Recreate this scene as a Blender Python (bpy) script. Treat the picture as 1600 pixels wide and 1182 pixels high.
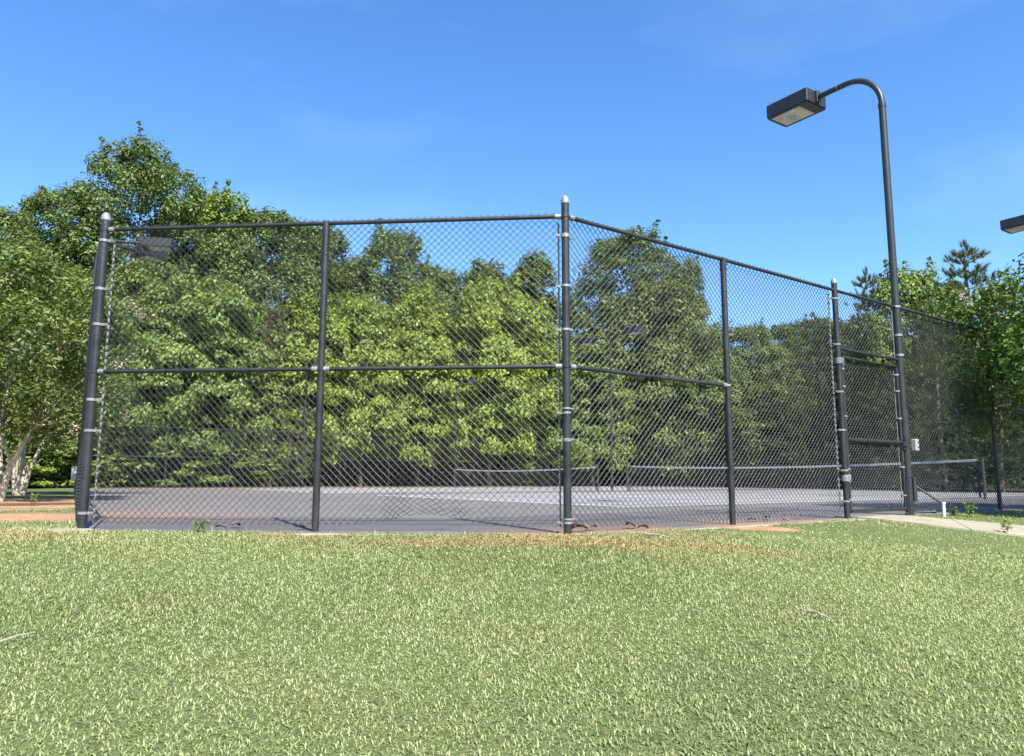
import bpy, math, random
import numpy as np
from mathutils import Vector, Matrix

# ------------------------------------------------------------------ scene, camera, sky, sun, exposure
for o in list(bpy.data.objects):
    bpy.data.objects.remove(o, do_unlink=True)
SC = bpy.context.scene
COL = SC.collection
SUN_DIR = Vector((0.432, -0.902, 1.11)).normalized()          # towards the sun: behind the camera, to the right
SUN_EL = math.asin(SUN_DIR.z)
SUN_AZ = math.atan2(SUN_DIR.x, SUN_DIR.y)

cam_d = bpy.data.cameras.new('camera')
cam_d.sensor_width = 36.0
cam_d.lens = 36.0 * 1160 / 1600
cam_d.clip_end = 3000
cam = bpy.data.objects.new('camera', cam_d)
COL.objects.link(cam)
cam.location = (0, 0, 0.502)
cam.rotation_euler = (math.radians(90 + 7.73), 0, 0)
cam.rotation_euler = (Matrix.Rotation(math.radians(97.73), 3, 'X') @ Matrix.Rotation(math.radians(0.12), 3, 'Z')).to_euler()
SC.camera = cam

world = bpy.data.worlds.new('World')
SC.world = world
world.use_nodes = True
wn = world.node_tree
wn.nodes.clear()
w_out = wn.nodes.new('ShaderNodeOutputWorld')
w_bg = wn.nodes.new('ShaderNodeBackground')
w_sky = wn.nodes.new('ShaderNodeTexSky')
w_sky.sky_type = 'NISHITA'
w_sky.sun_disc = False
w_sky.sun_elevation = SUN_EL
w_sky.sun_rotation = SUN_AZ
w_sky.altitude = 300
w_sky.air_density = 1.0
w_sky.dust_density = 0.25
w_sky.ozone_density = 4.0
w_bg.inputs['Strength'].default_value = 0.13
w_hs = wn.nodes.new('ShaderNodeHueSaturation')
w_hs.inputs['Saturation'].default_value = 1.2
w_hs.inputs['Hue'].default_value = 0.504
wn.links.new(w_sky.outputs[0], w_hs.inputs['Color'])
# thin high cirrus, spread evenly over the whole sky
w_tc = wn.nodes.new('ShaderNodeTexCoord')
w_mp = wn.nodes.new('ShaderNodeMapping')
w_mp.inputs['Scale'].default_value = (1.2, 2.6, 4.0)
w_mp.inputs['Rotation'].default_value = (0.3, 0.5, 0.4)
w_nz = wn.nodes.new('ShaderNodeTexNoise')
w_nz.inputs['Scale'].default_value = 1.6
w_nz.inputs['Detail'].default_value = 7
w_rp = wn.nodes.new('ShaderNodeValToRGB')
w_rp.color_ramp.elements[0].position = 0.50
w_rp.color_ramp.elements[0].color = (0, 0, 0, 1)
w_rp.color_ramp.elements[1].position = 0.80
w_rp.color_ramp.elements[1].color = (0.16, 0.16, 0.16, 1)
w_mx = wn.nodes.new('ShaderNodeMix'); w_mx.data_type = 'RGBA'
w_mx.inputs[7].default_value = (3.6, 4.4, 5.4, 1)
wn.links.new(w_tc.outputs['Generated'], w_mp.inputs[0])
wn.links.new(w_mp.outputs[0], w_nz.inputs['Vector'])
wn.links.new(w_nz.outputs['Fac'], w_rp.inputs[0])
wn.links.new(w_rp.outputs[0], w_mx.inputs[0])
wn.links.new(w_hs.outputs[0], w_mx.inputs[6])
wn.links.new(w_mx.outputs[2], w_bg.inputs['Color'])
wn.links.new(w_bg.outputs[0], w_out.inputs['Surface'])

sun_d = bpy.data.lights.new('sun', 'SUN')
sun_d.energy = 5.0
sun_d.angle = math.radians(0.53)
sun_d.color = (1.0, 0.95, 0.86)
sun = bpy.data.objects.new('sun', sun_d)
COL.objects.link(sun)
sun.rotation_euler = SUN_DIR.to_track_quat('Z', 'Y').to_euler()
sun.location = (10, -20, 25)

SC.view_settings.view_transform = 'Standard'
SC.view_settings.look = 'None'
SC.view_settings.gamma = 1.0
SC.view_settings.use_curve_mapping = False
SC.view_settings.exposure = 1.2
SC.render.engine = 'CYCLES'
try:
    SC.cycles.max_bounces = 8
    SC.cycles.diffuse_bounces = 4
    SC.cycles.transparent_max_bounces = 8
except Exception:
    pass

random.seed(7)
RNG = np.random.default_rng(11)
PI = math.pi

# ------------------------------------------------------------------ plan of the place (metres; court surface is z = 0)
A = Vector((-4.220, 7.420)); B = Vector((-1.874, 7.210)); C = Vector((0.518, 6.995))
U = Vector((0.8055, 0.5926)); V = Vector((-0.5627, 0.8267))    # along the side fence / along the nets
def court(t, s):                                                # t along side fence from C, s into the court
    p = C + U * t + V * s
    return p
TN = Vector((V.y, -V.x)) / (U.x * V.y - U.y * V.x); SN = Vector((-U.y, U.x)) / (U.x * V.y - U.y * V.x)   # back from a point to t and s
D_ = court(2.42, 0); E_ = court(4.79, 0); F_ = court(6.46, 0)
LEFT_DIR = (Matrix.Rotation(math.radians(0.7), 2) @ A).normalized()
K1 = A + LEFT_DIR * 32.5
K2 = Vector((-17.4, 37.6))
FAR_END = K2 + U * 31.0
RIGHT_END = court(33.0, 0)
T_NET = 16.9
S1, S2 = 4.4, 19.2
FH = 3.05

# ------------------------------------------------------------------ materials
def new_mat(name):
    m = bpy.data.materials.new(name)
    m.use_nodes = True
    nt = m.node_tree
    nt.nodes.clear()
    out = nt.nodes.new('ShaderNodeOutputMaterial')
    return m, nt, out
def N(nt, typ, **kw):
    n = nt.nodes.new(typ)
    for k, v in kw.items():
        if k.startswith('i_'):
            n.inputs[k[2:].replace('_', ' ')].default_value = v
        else:
            setattr(n, k, v)
    return n
def ramp(nt, fac, stops, interp='LINEAR'):
    r = nt.nodes.new('ShaderNodeValToRGB')
    r.color_ramp.interpolation = interp
    while len(r.color_ramp.elements) < len(stops):
        r.color_ramp.elements.new(0.5)
    for e, (p, c) in zip(r.color_ramp.elements, stops):
        e.position = p
        e.color = tuple(c) + (1,) if len(c) == 3 else c
    nt.links.new(fac, r.inputs[0])
    return r.outputs[0]
def mix(nt, fac, a, b, mode='MIX'):
    m = nt.nodes.new('ShaderNodeMix')
    m.data_type = 'RGBA'
    m.blend_type = mode
    for sock, val in ((m.inputs[0], fac), (m.inputs[6], a), (m.inputs[7], b)):
        if hasattr(val, 'is_output'):
            nt.links.new(val, sock)
        elif isinstance(val, (int, float)):
            sock.default_value = val
        else:
            sock.default_value = tuple(val) + (1,)
    return m.outputs[2]
def noise(nt, scale, detail=4, coord=None, rough=0.55):
    n = N(nt, 'ShaderNodeTexNoise')
    n.inputs['Scale'].default_value = scale
    n.inputs['Detail'].default_value = detail
    n.inputs['Roughness'].default_value = rough
    if coord is None:
        g = N(nt, 'ShaderNodeNewGeometry')
        coord = g.outputs['Position']
    nt.links.new(coord, n.inputs['Vector'])
    return n.outputs['Fac']
def simple(name, col, rough=0.5, metal=0.0, var=0.25, scale=6.0, bump=0.0, spec=0.5):
    m, nt, out = new_mat(name)
    b = N(nt, 'ShaderNodeBsdfPrincipled')
    b.inputs['Roughness'].default_value = rough
    b.inputs['Metallic'].default_value = metal
    b.inputs['Specular IOR Level'].default_value = spec
    f = noise(nt, scale, 5)
    c = ramp(nt, f, [(0.25, [x * (1 - var) for x in col]), (0.75, [min(1, x * (1 + var)) for x in col])])
    nt.links.new(c, b.inputs['Base Color'])
    if bump:
        bn = N(nt, 'ShaderNodeBump')
        bn.inputs['Strength'].default_value = bump
        bn.inputs['Distance'].default_value = 0.01
        nt.links.new(noise(nt, scale * 8, 4), bn.inputs['Height'])
        nt.links.new(bn.outputs[0], b.inputs['Normal'])
    nt.links.new(b.outputs[0], out.inputs['Surface'])
    return m

M = {}
M['vinyl'] = simple('black_vinyl', (0.019, 0.019, 0.020), 0.46, 0, 0.65, 7, 0.25)
M['wire'] = simple('black_wire', (0.031, 0.031, 0.033), 0.32, 0, 0.3, 3)
M['galv'] = simple('galvanised', (0.24, 0.24, 0.235), 0.5, 0.35, 0.5, 30, 0.1)
M['bar'] = simple('tension_bar_metal', (0.15, 0.152, 0.16), 0.5, 0.2, 0.35, 12)
M['lamp'] = simple('lamp_bronze', (0.015, 0.015, 0.017), 0.5, 0, 0.3, 8)
M['pole'] = simple('lamp_pole_paint', (0.020, 0.023, 0.023), 0.45, 0, 0.35, 4, 0.1)
M['lens'] = simple('lamp_lens', (0.48, 0.48, 0.42), 0.25, 0, 0.6, 5)
M['white'] = simple('white_paint', (0.75, 0.75, 0.72), 0.5, 0, 0.12, 8)
M['tape'] = simple('net_tape', (0.42, 0.42, 0.40), 0.7, 0, 0.25, 6)
M['netcord'] = simple('net_cord', (0.02, 0.02, 0.02), 0.8)
M['netpost'] = simple('net_post', (0.05, 0.055, 0.055), 0.45)
M['concrete'] = simple('concrete', (0.29, 0.26, 0.19), 0.9, 0, 0.18, 4, 0.4, 0.2)
M['kerb'] = simple('pad_edge_concrete', (0.33, 0.30, 0.25), 0.9, 0, 0.35, 5, 0.5, 0.2)
M['bark'] = simple('bark_grey', (0.13, 0.10, 0.075), 0.9, 0, 0.4, 7, 0.8, 0.2)
M['myrtle_bark'] = simple('crape_myrtle_bark', (0.44, 0.35, 0.27), 0.8, 0, 0.45, 5, 0.5, 0.2)
M['stick'] = simple('dry_stick', (0.30, 0.25, 0.19), 0.9, 0, 0.4, 30)
M['dead_leaf'] = simple('dead_leaf', (0.20, 0.12, 0.07), 0.85, 0, 0.4, 30)
M['sign'] = simple('sign_plate', (0.45, 0.46, 0.48), 0.4, 0, 0.08, 4)
M['black'] = simple('black_print', (0.01, 0.01, 0.01), 0.6)
M['box'] = simple('switch_box_grey', (0.30, 0.30, 0.295), 0.5, 0.1, 0.15, 12)

def court_mat():
    m, nt, out = new_mat('court_acrylic')
    b = N(nt, 'ShaderNodeBsdfPrincipled')
    b.inputs['Roughness'].default_value = 0.75
    b.inputs['Specular IOR Level'].default_value = 0.3
    at = N(nt, 'ShaderNodeVertexColor'); at.layer_name = 'zone'
    sep = N(nt, 'ShaderNodeSeparateColor')
    nt.links.new(at.outputs['Color'], sep.inputs[0])
    big = noise(nt, 0.25, 5)
    fine = noise(nt, 30, 4, rough=0.7)
    outer = ramp(nt, big, [(0.3, (0.122, 0.112, 0.106)), (0.7, (0.168, 0.154, 0.145))])
    inner = ramp(nt, big, [(0.3, (0.205, 0.198, 0.193)), (0.7, (0.285, 0.275, 0.267))])
    c = mix(nt, sep.outputs[0], outer, inner)
    c = mix(nt, 0.35, c, ramp(nt, fine, [(0.3, (0.25, 0.25, 0.25)), (0.7, (0.75, 0.75, 0.75))]), 'OVERLAY')
    st = noise(nt, 1.6, 6, rough=0.65)
    c = mix(nt, ramp(nt, st, [(0.52, (0, 0, 0)), (0.72, (.55, .55, .55))]), c, (0.10, 0.092, 0.085))
    # red clay washed over the edges
    n2 = noise(nt, 0.9, 5)
    mu = N(nt, 'ShaderNodeMath', operation='MULTIPLY')
    nt.links.new(sep.outputs[1], mu.inputs[0])
    nt.links.new(ramp(nt, n2, [(0.30, (0, 0, 0)), (0.58, (1, 1, 1))]), mu.inputs[1])
    c = mix(nt, mu.outputs[0], c, (0.30, 0.175, 0.105))
    nt.links.new(c, b.inputs['Base Color'])
    nt.links.new(b.outputs[0], out.inputs['Surface'])
    return m
M['court'] = court_mat()

def ground_mat():
    m, nt, out = new_mat('lawn_soil')
    b = N(nt, 'ShaderNodeBsdfPrincipled')
    b.inputs['Roughness'].default_value = 0.95
    b.inputs['Specular IOR Level'].default_value = 0.15
    at = N(nt, 'ShaderNodeVertexColor'); at.layer_name = 'zone'
    sep = N(nt, 'ShaderNodeSeparateColor')
    nt.links.new(at.outputs['Color'], sep.inputs[0])
    n1 = noise(nt, 1.3, 6)
    n2 = noise(nt, 45, 5, rough=0.7)
    g = ramp(nt, n2, [(0.3, (0.035, 0.050, 0.016)), (0.5, (0.10, 0.13, 0.045)), (0.72, (0.20, 0.22, 0.10))])
    clay = ramp(nt, noise(nt, 6, 6), [(0.3, (0.27, 0.14, 0.075)), (0.55, (0.38, 0.23, 0.13)), (0.75, (0.46, 0.33, 0.22))])
    litter_shade = ramp(nt, n2, [(0.3, (0.03, 0.022, 0.014)), (0.7, (0.12, 0.085, 0.05))])  # wood floor litter, also the mulch patch with shade painted in
    ad = N(nt, 'ShaderNodeMath', operation='ADD')
    nt.links.new(sep.outputs[0], ad.inputs[0])
    nt.links.new(n1, ad.inputs[1])
    cf = ramp(nt, ad.outputs[0], [(0.82, (0, 0, 0)), (1.0, (1, 1, 1))])
    c = mix(nt, cf, g, clay)
    c = mix(nt, sep.outputs[1], c, litter_shade)
    nt.links.new(c, b.inputs['Base Color'])
    bn = N(nt, 'ShaderNodeBump')
    bn.inputs['Strength'].default_value = 0.8
    bn.inputs['Distance'].default_value = 0.02
    nt.links.new(n2, bn.inputs['Height'])
    nt.links.new(bn.outputs[0], b.inputs['Normal'])
    nt.links.new(b.outputs[0], out.inputs['Surface'])
    return m
M['ground'] = ground_mat()

def leaf_mat(name, trans=0.30, spec=0.35, rough=0.45, tint_b=(1.55, 1.45, .95), tint_d=(0.6, 0.72, 0.7), grain=False):
    """leaf colour = object colour, varied leaf by leaf with the stored attribute"""
    m, nt, out = new_mat(name)
    oi = N(nt, 'ShaderNodeObjectInfo')
    at = N(nt, 'ShaderNodeAttribute'); at.attribute_name = 'rnd'
    lo = mix(nt, 1.0, oi.outputs['Color'], tint_d, 'MULTIPLY')
    hi = mix(nt, 1.0, oi.outputs['Color'], tint_b, 'MULTIPLY')
    c = mix(nt, at.outputs['Fac'], lo, hi)
    b = N(nt, 'ShaderNodeBsdfPrincipled')
    b.inputs['Roughness'].default_value = rough
    b.inputs['Specular IOR Level'].default_value = spec
    nt.links.new(c, b.inputs['Base Color'])
    tr = N(nt, 'ShaderNodeBsdfTranslucent')
    nt.links.new(mix(nt, 1.0, c, (1.25, 1.15, 0.5), 'MULTIPLY'), tr.inputs['Color'])
    ms = N(nt, 'ShaderNodeMixShader')
    ms.inputs[0].default_value = trans
    nt.links.new(b.outputs[0], ms.inputs[1])
    nt.links.new(tr.outputs[0], ms.inputs[2])
    nt.links.new(ms.outputs[0], out.inputs['Surface'])
    return m
M['leaf'] = leaf_mat('broad_leaf')
M['needle'] = leaf_mat('pine_needle', 0.15, 0.4, 0.45)
M['grass'] = leaf_mat('grass_blade', 0.30, 0.3, 0.5, (2.1, 1.95, 2.2), (0.40, 0.58, 0.38))
M['flower'] = simple('crape_flower', (0.42, 0.28, 0.27), 0.7, 0, 0.3, 9)

# ------------------------------------------------------------------ mesh helpers
class MB:
    def __init__(s):
        s.v = []; s.f = []
    def add(s, vs, fs):
        o = len(s.v)
        s.v += [tuple(x) for x in vs]
        s.f += [tuple(i + o for i in f) for f in fs]
        return s
    def box(s, c, size, rot=None, bev=0.0):
        hx, hy, hz = size[0] / 2, size[1] / 2, size[2] / 2
        vs = []
        if bev:
            b = min(bev, hx * .45, hy * .45, hz * .45)
            # octagon-profile box (vertical edges chamfered) with chamfered top/bottom
            prof = [(hx - b, -hy), (hx, -hy + b), (hx, hy - b), (hx - b, hy), (-hx + b, hy), (-hx, hy - b), (-hx, -hy + b), (-hx + b, -hy)]
            rings = [(-hz, 1), (-hz + b, 0), (hz - b, 0), (hz, 1)]
            for z, ins in rings:
                for (x, y) in prof:
                    kx = (hx - b) / hx if ins else 1; ky = (hy - b) / hy if ins else 1
                    vs.append(Vector((x * kx, y * ky, z)))
            fs = [tuple(range(7, -1, -1)), tuple(range(24, 32))]
            for r in range(3):
                for i in range(8):
                    j = (i + 1) % 8
                    fs.append((r * 8 + i, r * 8 + j, r * 8 + 8 + j, r * 8 + 8 + i))
        else:
            for z in (-hz, hz):
                for x, y in ((-hx, -hy), (hx, -hy), (hx, hy), (-hx, hy)):
                    vs.append(Vector((x, y, z)))
            fs = [(3, 2, 1, 0), (4, 5, 6, 7), (0, 1, 5, 4), (1, 2, 6, 5), (2, 3, 7, 6), (3, 0, 4, 7)]
        c = Vector(c)
        if rot is not None:
            vs = [rot @ v for v in vs]
        return s.add([v + c for v in vs], fs)
    def tube(s, pts, radii, n=12, caps=True):
        pts = [Vector(p) for p in pts]
        if isinstance(radii, (int, float)):
            radii = [radii] * len(pts)
        vs, fs = [], []
        prev = None
        for i, p in enumerate(pts):
            if i == 0: d = pts[1] - pts[0]
            elif i == len(pts) - 1: d = pts[-1] - pts[-2]
            else: d = (pts[i + 1] - p).normalized() + (p - pts[i - 1]).normalized()
            d.normalize()
            if prev is None:
                ref = Vector((0, 0, 1)) if abs(d.z) < 0.9 else Vector((1, 0, 0))
                a = d.cross(ref).normalized()
            else:
                a = (prev - d * prev.dot(d)).normalized()
            prev = a
            b = d.cross(a)
            for k in range(n):
                t = 2 * PI * k / n
                vs.append(p + (a * math.cos(t) + b * math.sin(t)) * radii[i])
        for i in range(len(pts) - 1):
            for k in range(n):
                k2 = (k + 1) % n
                fs.append((i * n + k, i * n + k2, (i + 1) * n + k2, (i + 1) * n + k))
        if caps:
            fs.append(tuple(range(n - 1, -1, -1)))
            fs.append(tuple((len(pts) - 1) * n + k for k in range(n)))
        return s.add(vs, fs)
    def mesh(s, name, mat=None, smooth=None):
        me = bpy.data.meshes.new(name)
        me.from_pydata(s.v, [], s.f)
        if mat is not None:
            me.materials.append(M[mat])
        if smooth:
            me.polygons.foreach_set('use_smooth', [True] * len(me.polygons))
            try: me.set_sharp_from_angle(angle=math.radians(smooth))
            except Exception: pass
        me.update()
        return me
    def build(s, name, mat, parent=None, smooth=40):
        return link(name, s.mesh(name, mat, smooth), parent)
def link(name, me, parent=None):
    o = bpy.data.objects.new(name, me)
    COL.objects.link(o)
    o.parent = parent
    return o
def empty(name, loc=(0, 0, 0), rz=0):
    o = bpy.data.objects.new(name, None)
    o.empty_display_size = 0.3
    COL.objects.link(o)
    o.location = loc
    o.rotation_euler = (0, 0, rz)
    return o
def tag(o, label=None, cat=None, group=None, kind=None):
    if label: o['label'] = label
    if cat: o['category'] = cat
    if group: o['group'] = group
    if kind: o['kind'] = kind
    return o
def np_mesh(name, verts, faces_flat, loop_tot, mat, attr=None):
    """verts (n,3); faces_flat loop vertex indices; loop_tot = verts per face (const)"""
    me = bpy.data.meshes.new(name)
    nv = len(verts); nl = len(faces_flat); nf = nl // loop_tot
    me.vertices.add(nv); me.loops.add(nl); me.polygons.add(nf)
    me.vertices.foreach_set('co', np.ascontiguousarray(verts, dtype=np.float32).ravel())
    me.loops.foreach_set('vertex_index', np.ascontiguousarray(faces_flat, dtype=np.int32))
    me.polygons.foreach_set('loop_start', np.arange(0, nl, loop_tot, dtype=np.int32))
    me.polygons.foreach_set('loop_total', np.full(nf, loop_tot, dtype=np.int32))
    if attr is not None:
        a = me.attributes.new('rnd', 'FLOAT', 'POINT')
        a.data.foreach_set('value', np.ascontiguousarray(attr, dtype=np.float32))
    me.materials.append(M[mat])
    me.update()
    me.validate()
    return me
def R3(v2, z=0.0):
    return Vector((v2.x, v2.y, z))

# ------------------------------------------------------------------ terrain height
nAC = Vector(((C - A).y, -(C - A).x)).normalized()      # points out of the court, towards the camera
nCF = Vector((U.y, -U.x))
if nAC.y > 0: nAC = -nAC
if nCF.y > 0: nCF = -nCF
def outside_np(x, y):
    dA = (x - A.x) * nAC.x + (y - A.y) * nAC.y
    dC = (x - C.x) * nCF.x + (y - C.y) * nCF.y
    return dA, dC
def ground_np(x, y):
    dA, dC = outside_np(x, y)
    k = 0.35
    d = np.maximum(dA, dC)
    sm = k * np.log1p(np.exp(np.clip((d - 0.55) / k, -40, 40)))
    sm = sm - k * math.log1p(math.exp(-0.55 / k))
    z = -0.158 * sm
    z = np.where(d < 0, 0, z)
    z = z + 0.012 * np.sin(x * 1.3 + 0.7) * np.sin(y * 1.1) * np.clip(d, 0, 1)
    z = np.maximum(z, -2.6 - 0.002 * np.abs(d))
    rr = np.hypot(x, y - 20)
    z = z + 9.0 * np.clip((rr - 62) / 45, 0, 1) ** 1.3 * (y > 20)
    return z
def ground_z(x, y):
    return float(ground_np(np.array([x], float), np.array([y], float))[0])
COURT_POLY = [A, C, RIGHT_END, FAR_END, K2, K1]
def expand(poly, m):
    # offset convex polygon outwards
    n = len(poly); out = []
    cen = sum(poly, Vector((0, 0))) / n
    lines = []
    for i in range(n):
        p, q = poly[i], poly[(i + 1) % n]
        d = (q - p).normalized(); nn = Vector((d.y, -d.x))
        if nn.dot(p - cen) < 0: nn = -nn
        lines.append((p + nn * (m if isinstance(m, float) else m[i]), d))
    for i in range(n):
        p1, d1 = lines[i - 1]; p2, d2 = lines[i]
        den = d1.x * d2.y - d1.y * d2.x
        t = ((p2.x - p1.x) * d2.y - (p2.y - p1.y) * d2.x) / den
        out.append(p1 + d1 * t)
    return out
def poly_sd(x, y, poly):
    """signed distance-ish to convex polygon (negative inside), numpy"""
    cen = sum(poly, Vector((0, 0))) / len(poly)
    d = np.full(x.shape, -1e9)
    for i in range(len(poly)):
        p, q = poly[i], poly[(i + 1) % len(poly)]
        dd = (q - p).normalized(); nn = Vector((dd.y, -dd.x))
        if nn.dot(p - cen) < 0: nn = -nn
        d = np.maximum(d, (x - p.x) * nn.x + (y - p.y) * nn.y)
    return d
PAD = expand(COURT_POLY, [.13, .13, .13, .13, .13, .01])
# ---- concrete walk from the gate to the right
PATH_C = [court(5.44, 0.25), court(5.44, -0.16), court(5.62, -0.65), court(6.0, -1.15), court(6.55, -1.7), court(7.6, -2.6), court(10.5, -4.6)]
PATH_W = 0.52
def path_dist(x, y):
    d = np.full(x.shape, 1e9)
    for i in range(len(PATH_C) - 1):
        p, q = PATH_C[i], PATH_C[i + 1]
        ux, uy = q.x - p.x, q.y - p.y
        L = ux * ux + uy * uy
        t = np.clip(((x - p.x) * ux + (y - p.y) * uy) / L, 0, 1)
        d = np.minimum(d, np.hypot(x - p.x - t * ux, y - p.y - t * uy))
    return d

def clay_np(x, y):
    """bare red clay: left of the corner post under the crape myrtles, and at the foot of the side fence"""
    e = lambda cx, cy, rx, ry: np.clip(1.25 - np.hypot((x - cx) / rx, (y - cy) / ry), 0, 1)
    c = np.maximum.reduce([e(-11.5, 14.8, 6.5, 4.6) * 1.3, e(-6.3, 9.8, 1.9, 1.7) * 1.0, e(2.55, 8.15, 0.75, 0.33) * 1.0,
                           e(1.35, 7.25, 1.1, .25) * .55, e(-6.2, 7.6, .9, .5) * .6, e(0.6, 6.55, 1.9, .30) * .35, e(-1.8, 6.95, .5, .2) * .7,
                           e(3.6, 8.75, .9, .22) * .5])
    return c

# ---- ground sheet
def axis(lo, hi, step, far):
    a = list(np.arange(lo, hi + 1e-6, step))
    d, s = step, 1.0
    x = a[-1]; up = []
    while x < far:
        d *= 1.35; x += d; up.append(x)
    d = step; x = a[0]; dn = []
    while x > -far:
        d *= 1.35; x -= d; dn.append(x)
    return np.array(dn[::-1] + a + up)
gx = axis(-16, 18, 0.22, 900); gy = axis(-2, 20, 0.22, 900)
GX, GY = np.meshgrid(gx, gy)
GZ = ground_np(GX, GY)
sdc = poly_sd(GX, GY, PAD)
GZ = np.where(sdc < -0.12, GZ - 0.07, GZ)
GZ = np.where(sdc > 0, GZ - 0.004, GZ)
nx, ny = len(gx), len(gy)
idx = np.arange(nx * ny).reshape(ny, nx)
fl = np.stack([idx[:-1, :-1], idx[:-1, 1:], idx[1:, 1:], idx[1:, :-1]], -1).reshape(-1)
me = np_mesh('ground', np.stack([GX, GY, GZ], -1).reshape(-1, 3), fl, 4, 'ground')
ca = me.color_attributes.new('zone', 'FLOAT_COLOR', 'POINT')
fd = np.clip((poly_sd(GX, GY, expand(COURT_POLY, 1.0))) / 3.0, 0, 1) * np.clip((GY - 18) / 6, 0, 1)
zc = np.zeros((nx * ny, 4), np.float32); zc[:, 3] = 1
zc[:, 0] = (clay_np(GX, GY) * .75).ravel(); zc[:, 1] = np.maximum(fd, np.clip(1.6 * (1.15 - np.hypot((GX + 9.3) / 1.15, (GY - 14.6) / 1.1) + .25 * np.sin(GX * 5) * np.sin(GY * 4)), 0, .9)).ravel()  # dark ellipse before the left myrtles: mulch with shade painted into its colour
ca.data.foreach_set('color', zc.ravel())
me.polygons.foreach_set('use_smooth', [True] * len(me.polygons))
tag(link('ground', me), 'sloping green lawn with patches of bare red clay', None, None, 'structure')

# ---- court slab
def court_slab():
    # grid in (t, s) clipped by the pad polygon -> fine triangles only where colour zones change
    ts = np.concatenate([np.arange(-8, 12, 0.4), np.arange(12, 36, 1.0)])
    me = bpy.data.meshes.new('court_surface')
    import bmesh
    bm = bmesh.new()
    grid = {}
    ss = np.concatenate([np.arange(-1, 6, 0.4), np.arange(6, 38, 1.0)])
    for i, t in enumerate(ts):
        for j, s in enumerate(ss):
            p = court(t, s)
            grid[i, j] = bm.verts.new((p.x, p.y, 0.0))
    for i in range(len(ts) - 1):
        for j in range(len(ss) - 1):
            bm.faces.new((grid[i, j], grid[i + 1, j], grid[i + 1, j + 1], grid[i, j + 1]))
    cen = sum(PAD, Vector((0, 0))) / len(PAD)
    for i in range(len(PAD)):
        p, q = PAD[i], PAD[(i + 1) % len(PAD)]
        d = (q - p).normalized(); nn = Vector((d.y, -d.x))
        if nn.dot(p - cen) < 0: nn = -nn
        bmesh.ops.bisect_plane(bm, geom=bm.verts[:] + bm.edges[:] + bm.faces[:], plane_co=(p.x, p.y, 0), plane_no=(nn.x, nn.y, 0), clear_outer=True)
    # inner play zones are separate: colour by vertex attribute after cutting along the lines
    for (t0) in (T_NET - 11.89, T_NET + 11.89):
        c = court(t0, 0)
        bmesh.ops.bisect_plane(bm, geom=bm.verts[:] + bm.edges[:] + bm.faces[:], plane_co=(c.x, c.y, 0), plane_no=(TN.x, TN.y, 0))
    for s0 in (S1, S1 + 10.97, S2, S2 + 10.97):
        c = court(0, s0)
        bmesh.ops.bisect_plane(bm, geom=bm.verts[:] + bm.edges[:] + bm.faces[:], plane_co=(c.x, c.y, 0), plane_no=(SN.x, SN.y, 0))
    bmesh.ops.recalc_face_normals(bm, faces=bm.faces[:])
    lay = bm.loops.layers.float_color.new('zone')
    for f in bm.faces:
        if f.normal.z < 0: f.normal_flip()
        c = f.calc_center_median()
        r = Vector((c.x, c.y)) - C
        t, s = r.dot(TN), r.dot(SN)
        inn = 1.0 if (abs(t - T_NET) < 11.89 and (S1 < s < S1 + 10.97 or S2 < s < S2 + 10.97)) else 0.0
        for l in f.loops:
            x, y = l.vert.co.x, l.vert.co.y
            X = np.array([x]); Y = np.array([y])
            sd = float(poly_sd(X, Y, PAD)[0])
            dC = float(outside_np(X, Y)[1][0])
            rr = Vector((x, y)) - C
            tt, s2 = rr.dot(TN), rr.dot(SN)
            cl = 0.0
            cl = max(cl, 1.0 - abs(s2 + 0.1) / 1.3 if -0.5 < tt < 4.4 else 0)     # foot of the side fence
            cl = max(cl, 1.1 - math.hypot((x + 5.3) / 2.3, (y - 10.2) / 1.7))     # beside the corner post
            cl = max(cl, 0.75 - abs(s2 - 33.0) / 3.0) if s2 > 29 else cl           # far edge
            l[lay] = (inn, max(0, min(1, cl)), 0, 1)
    # slab edge
    be = [e for e in bm.edges if len(e.link_faces) == 1]
    r = bmesh.ops.extrude_edge_only(bm, edges=be)
    for v in r['geom']:
        if isinstance(v, bmesh.types.BMVert): v.co.z -= 0.10
    bm.to_mesh(me); bm.free()
    me.materials.append(M['court'])
    return link('court_surface', me)
slab = tag(court_slab(), 'faded grey tennis court surface with paler playing area', None, None, 'structure')
def strip(name, p, q, w, mat, parent, z):
    d = (q - p).normalized(); n = Vector((-d.y, d.x)) * (w / 2)
    mb = MB().add([R3(p - n, z), R3(q - n, z), R3(q + n, z), R3(p + n, z)], [(0, 1, 2, 3)])
    return mb.build(name, mat, parent, None)
for s0 in (S1, S2):
    a, b_ = T_NET - 11.89, T_NET + 11.89
    s1 = s0 + 10.97
    segs = [((a, s0), (b_, s0)), ((a, s1), (b_, s1)), ((a, s0), (a, s1)), ((b_, s0), (b_, s1)),
            ((a, s0 + 1.37), (b_, s0 + 1.37)), ((a, s1 - 1.37), (b_, s1 - 1.37)),
            ((T_NET - 6.4, s0 + 1.37), (T_NET - 6.4, s1 - 1.37)), ((T_NET + 6.4, s0 + 1.37), (T_NET + 6.4, s1 - 1.37)),
            ((T_NET - 6.4, s0 + 5.485), (T_NET + 6.4, s0 + 5.485))]
    for k, (p, q) in enumerate(segs):
        strip('line_marking', court(*p), court(*q), 0.06 if k not in (2, 3) else 0.1, 'white', slab, 0.004 + 0.0012 * k)
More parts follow.
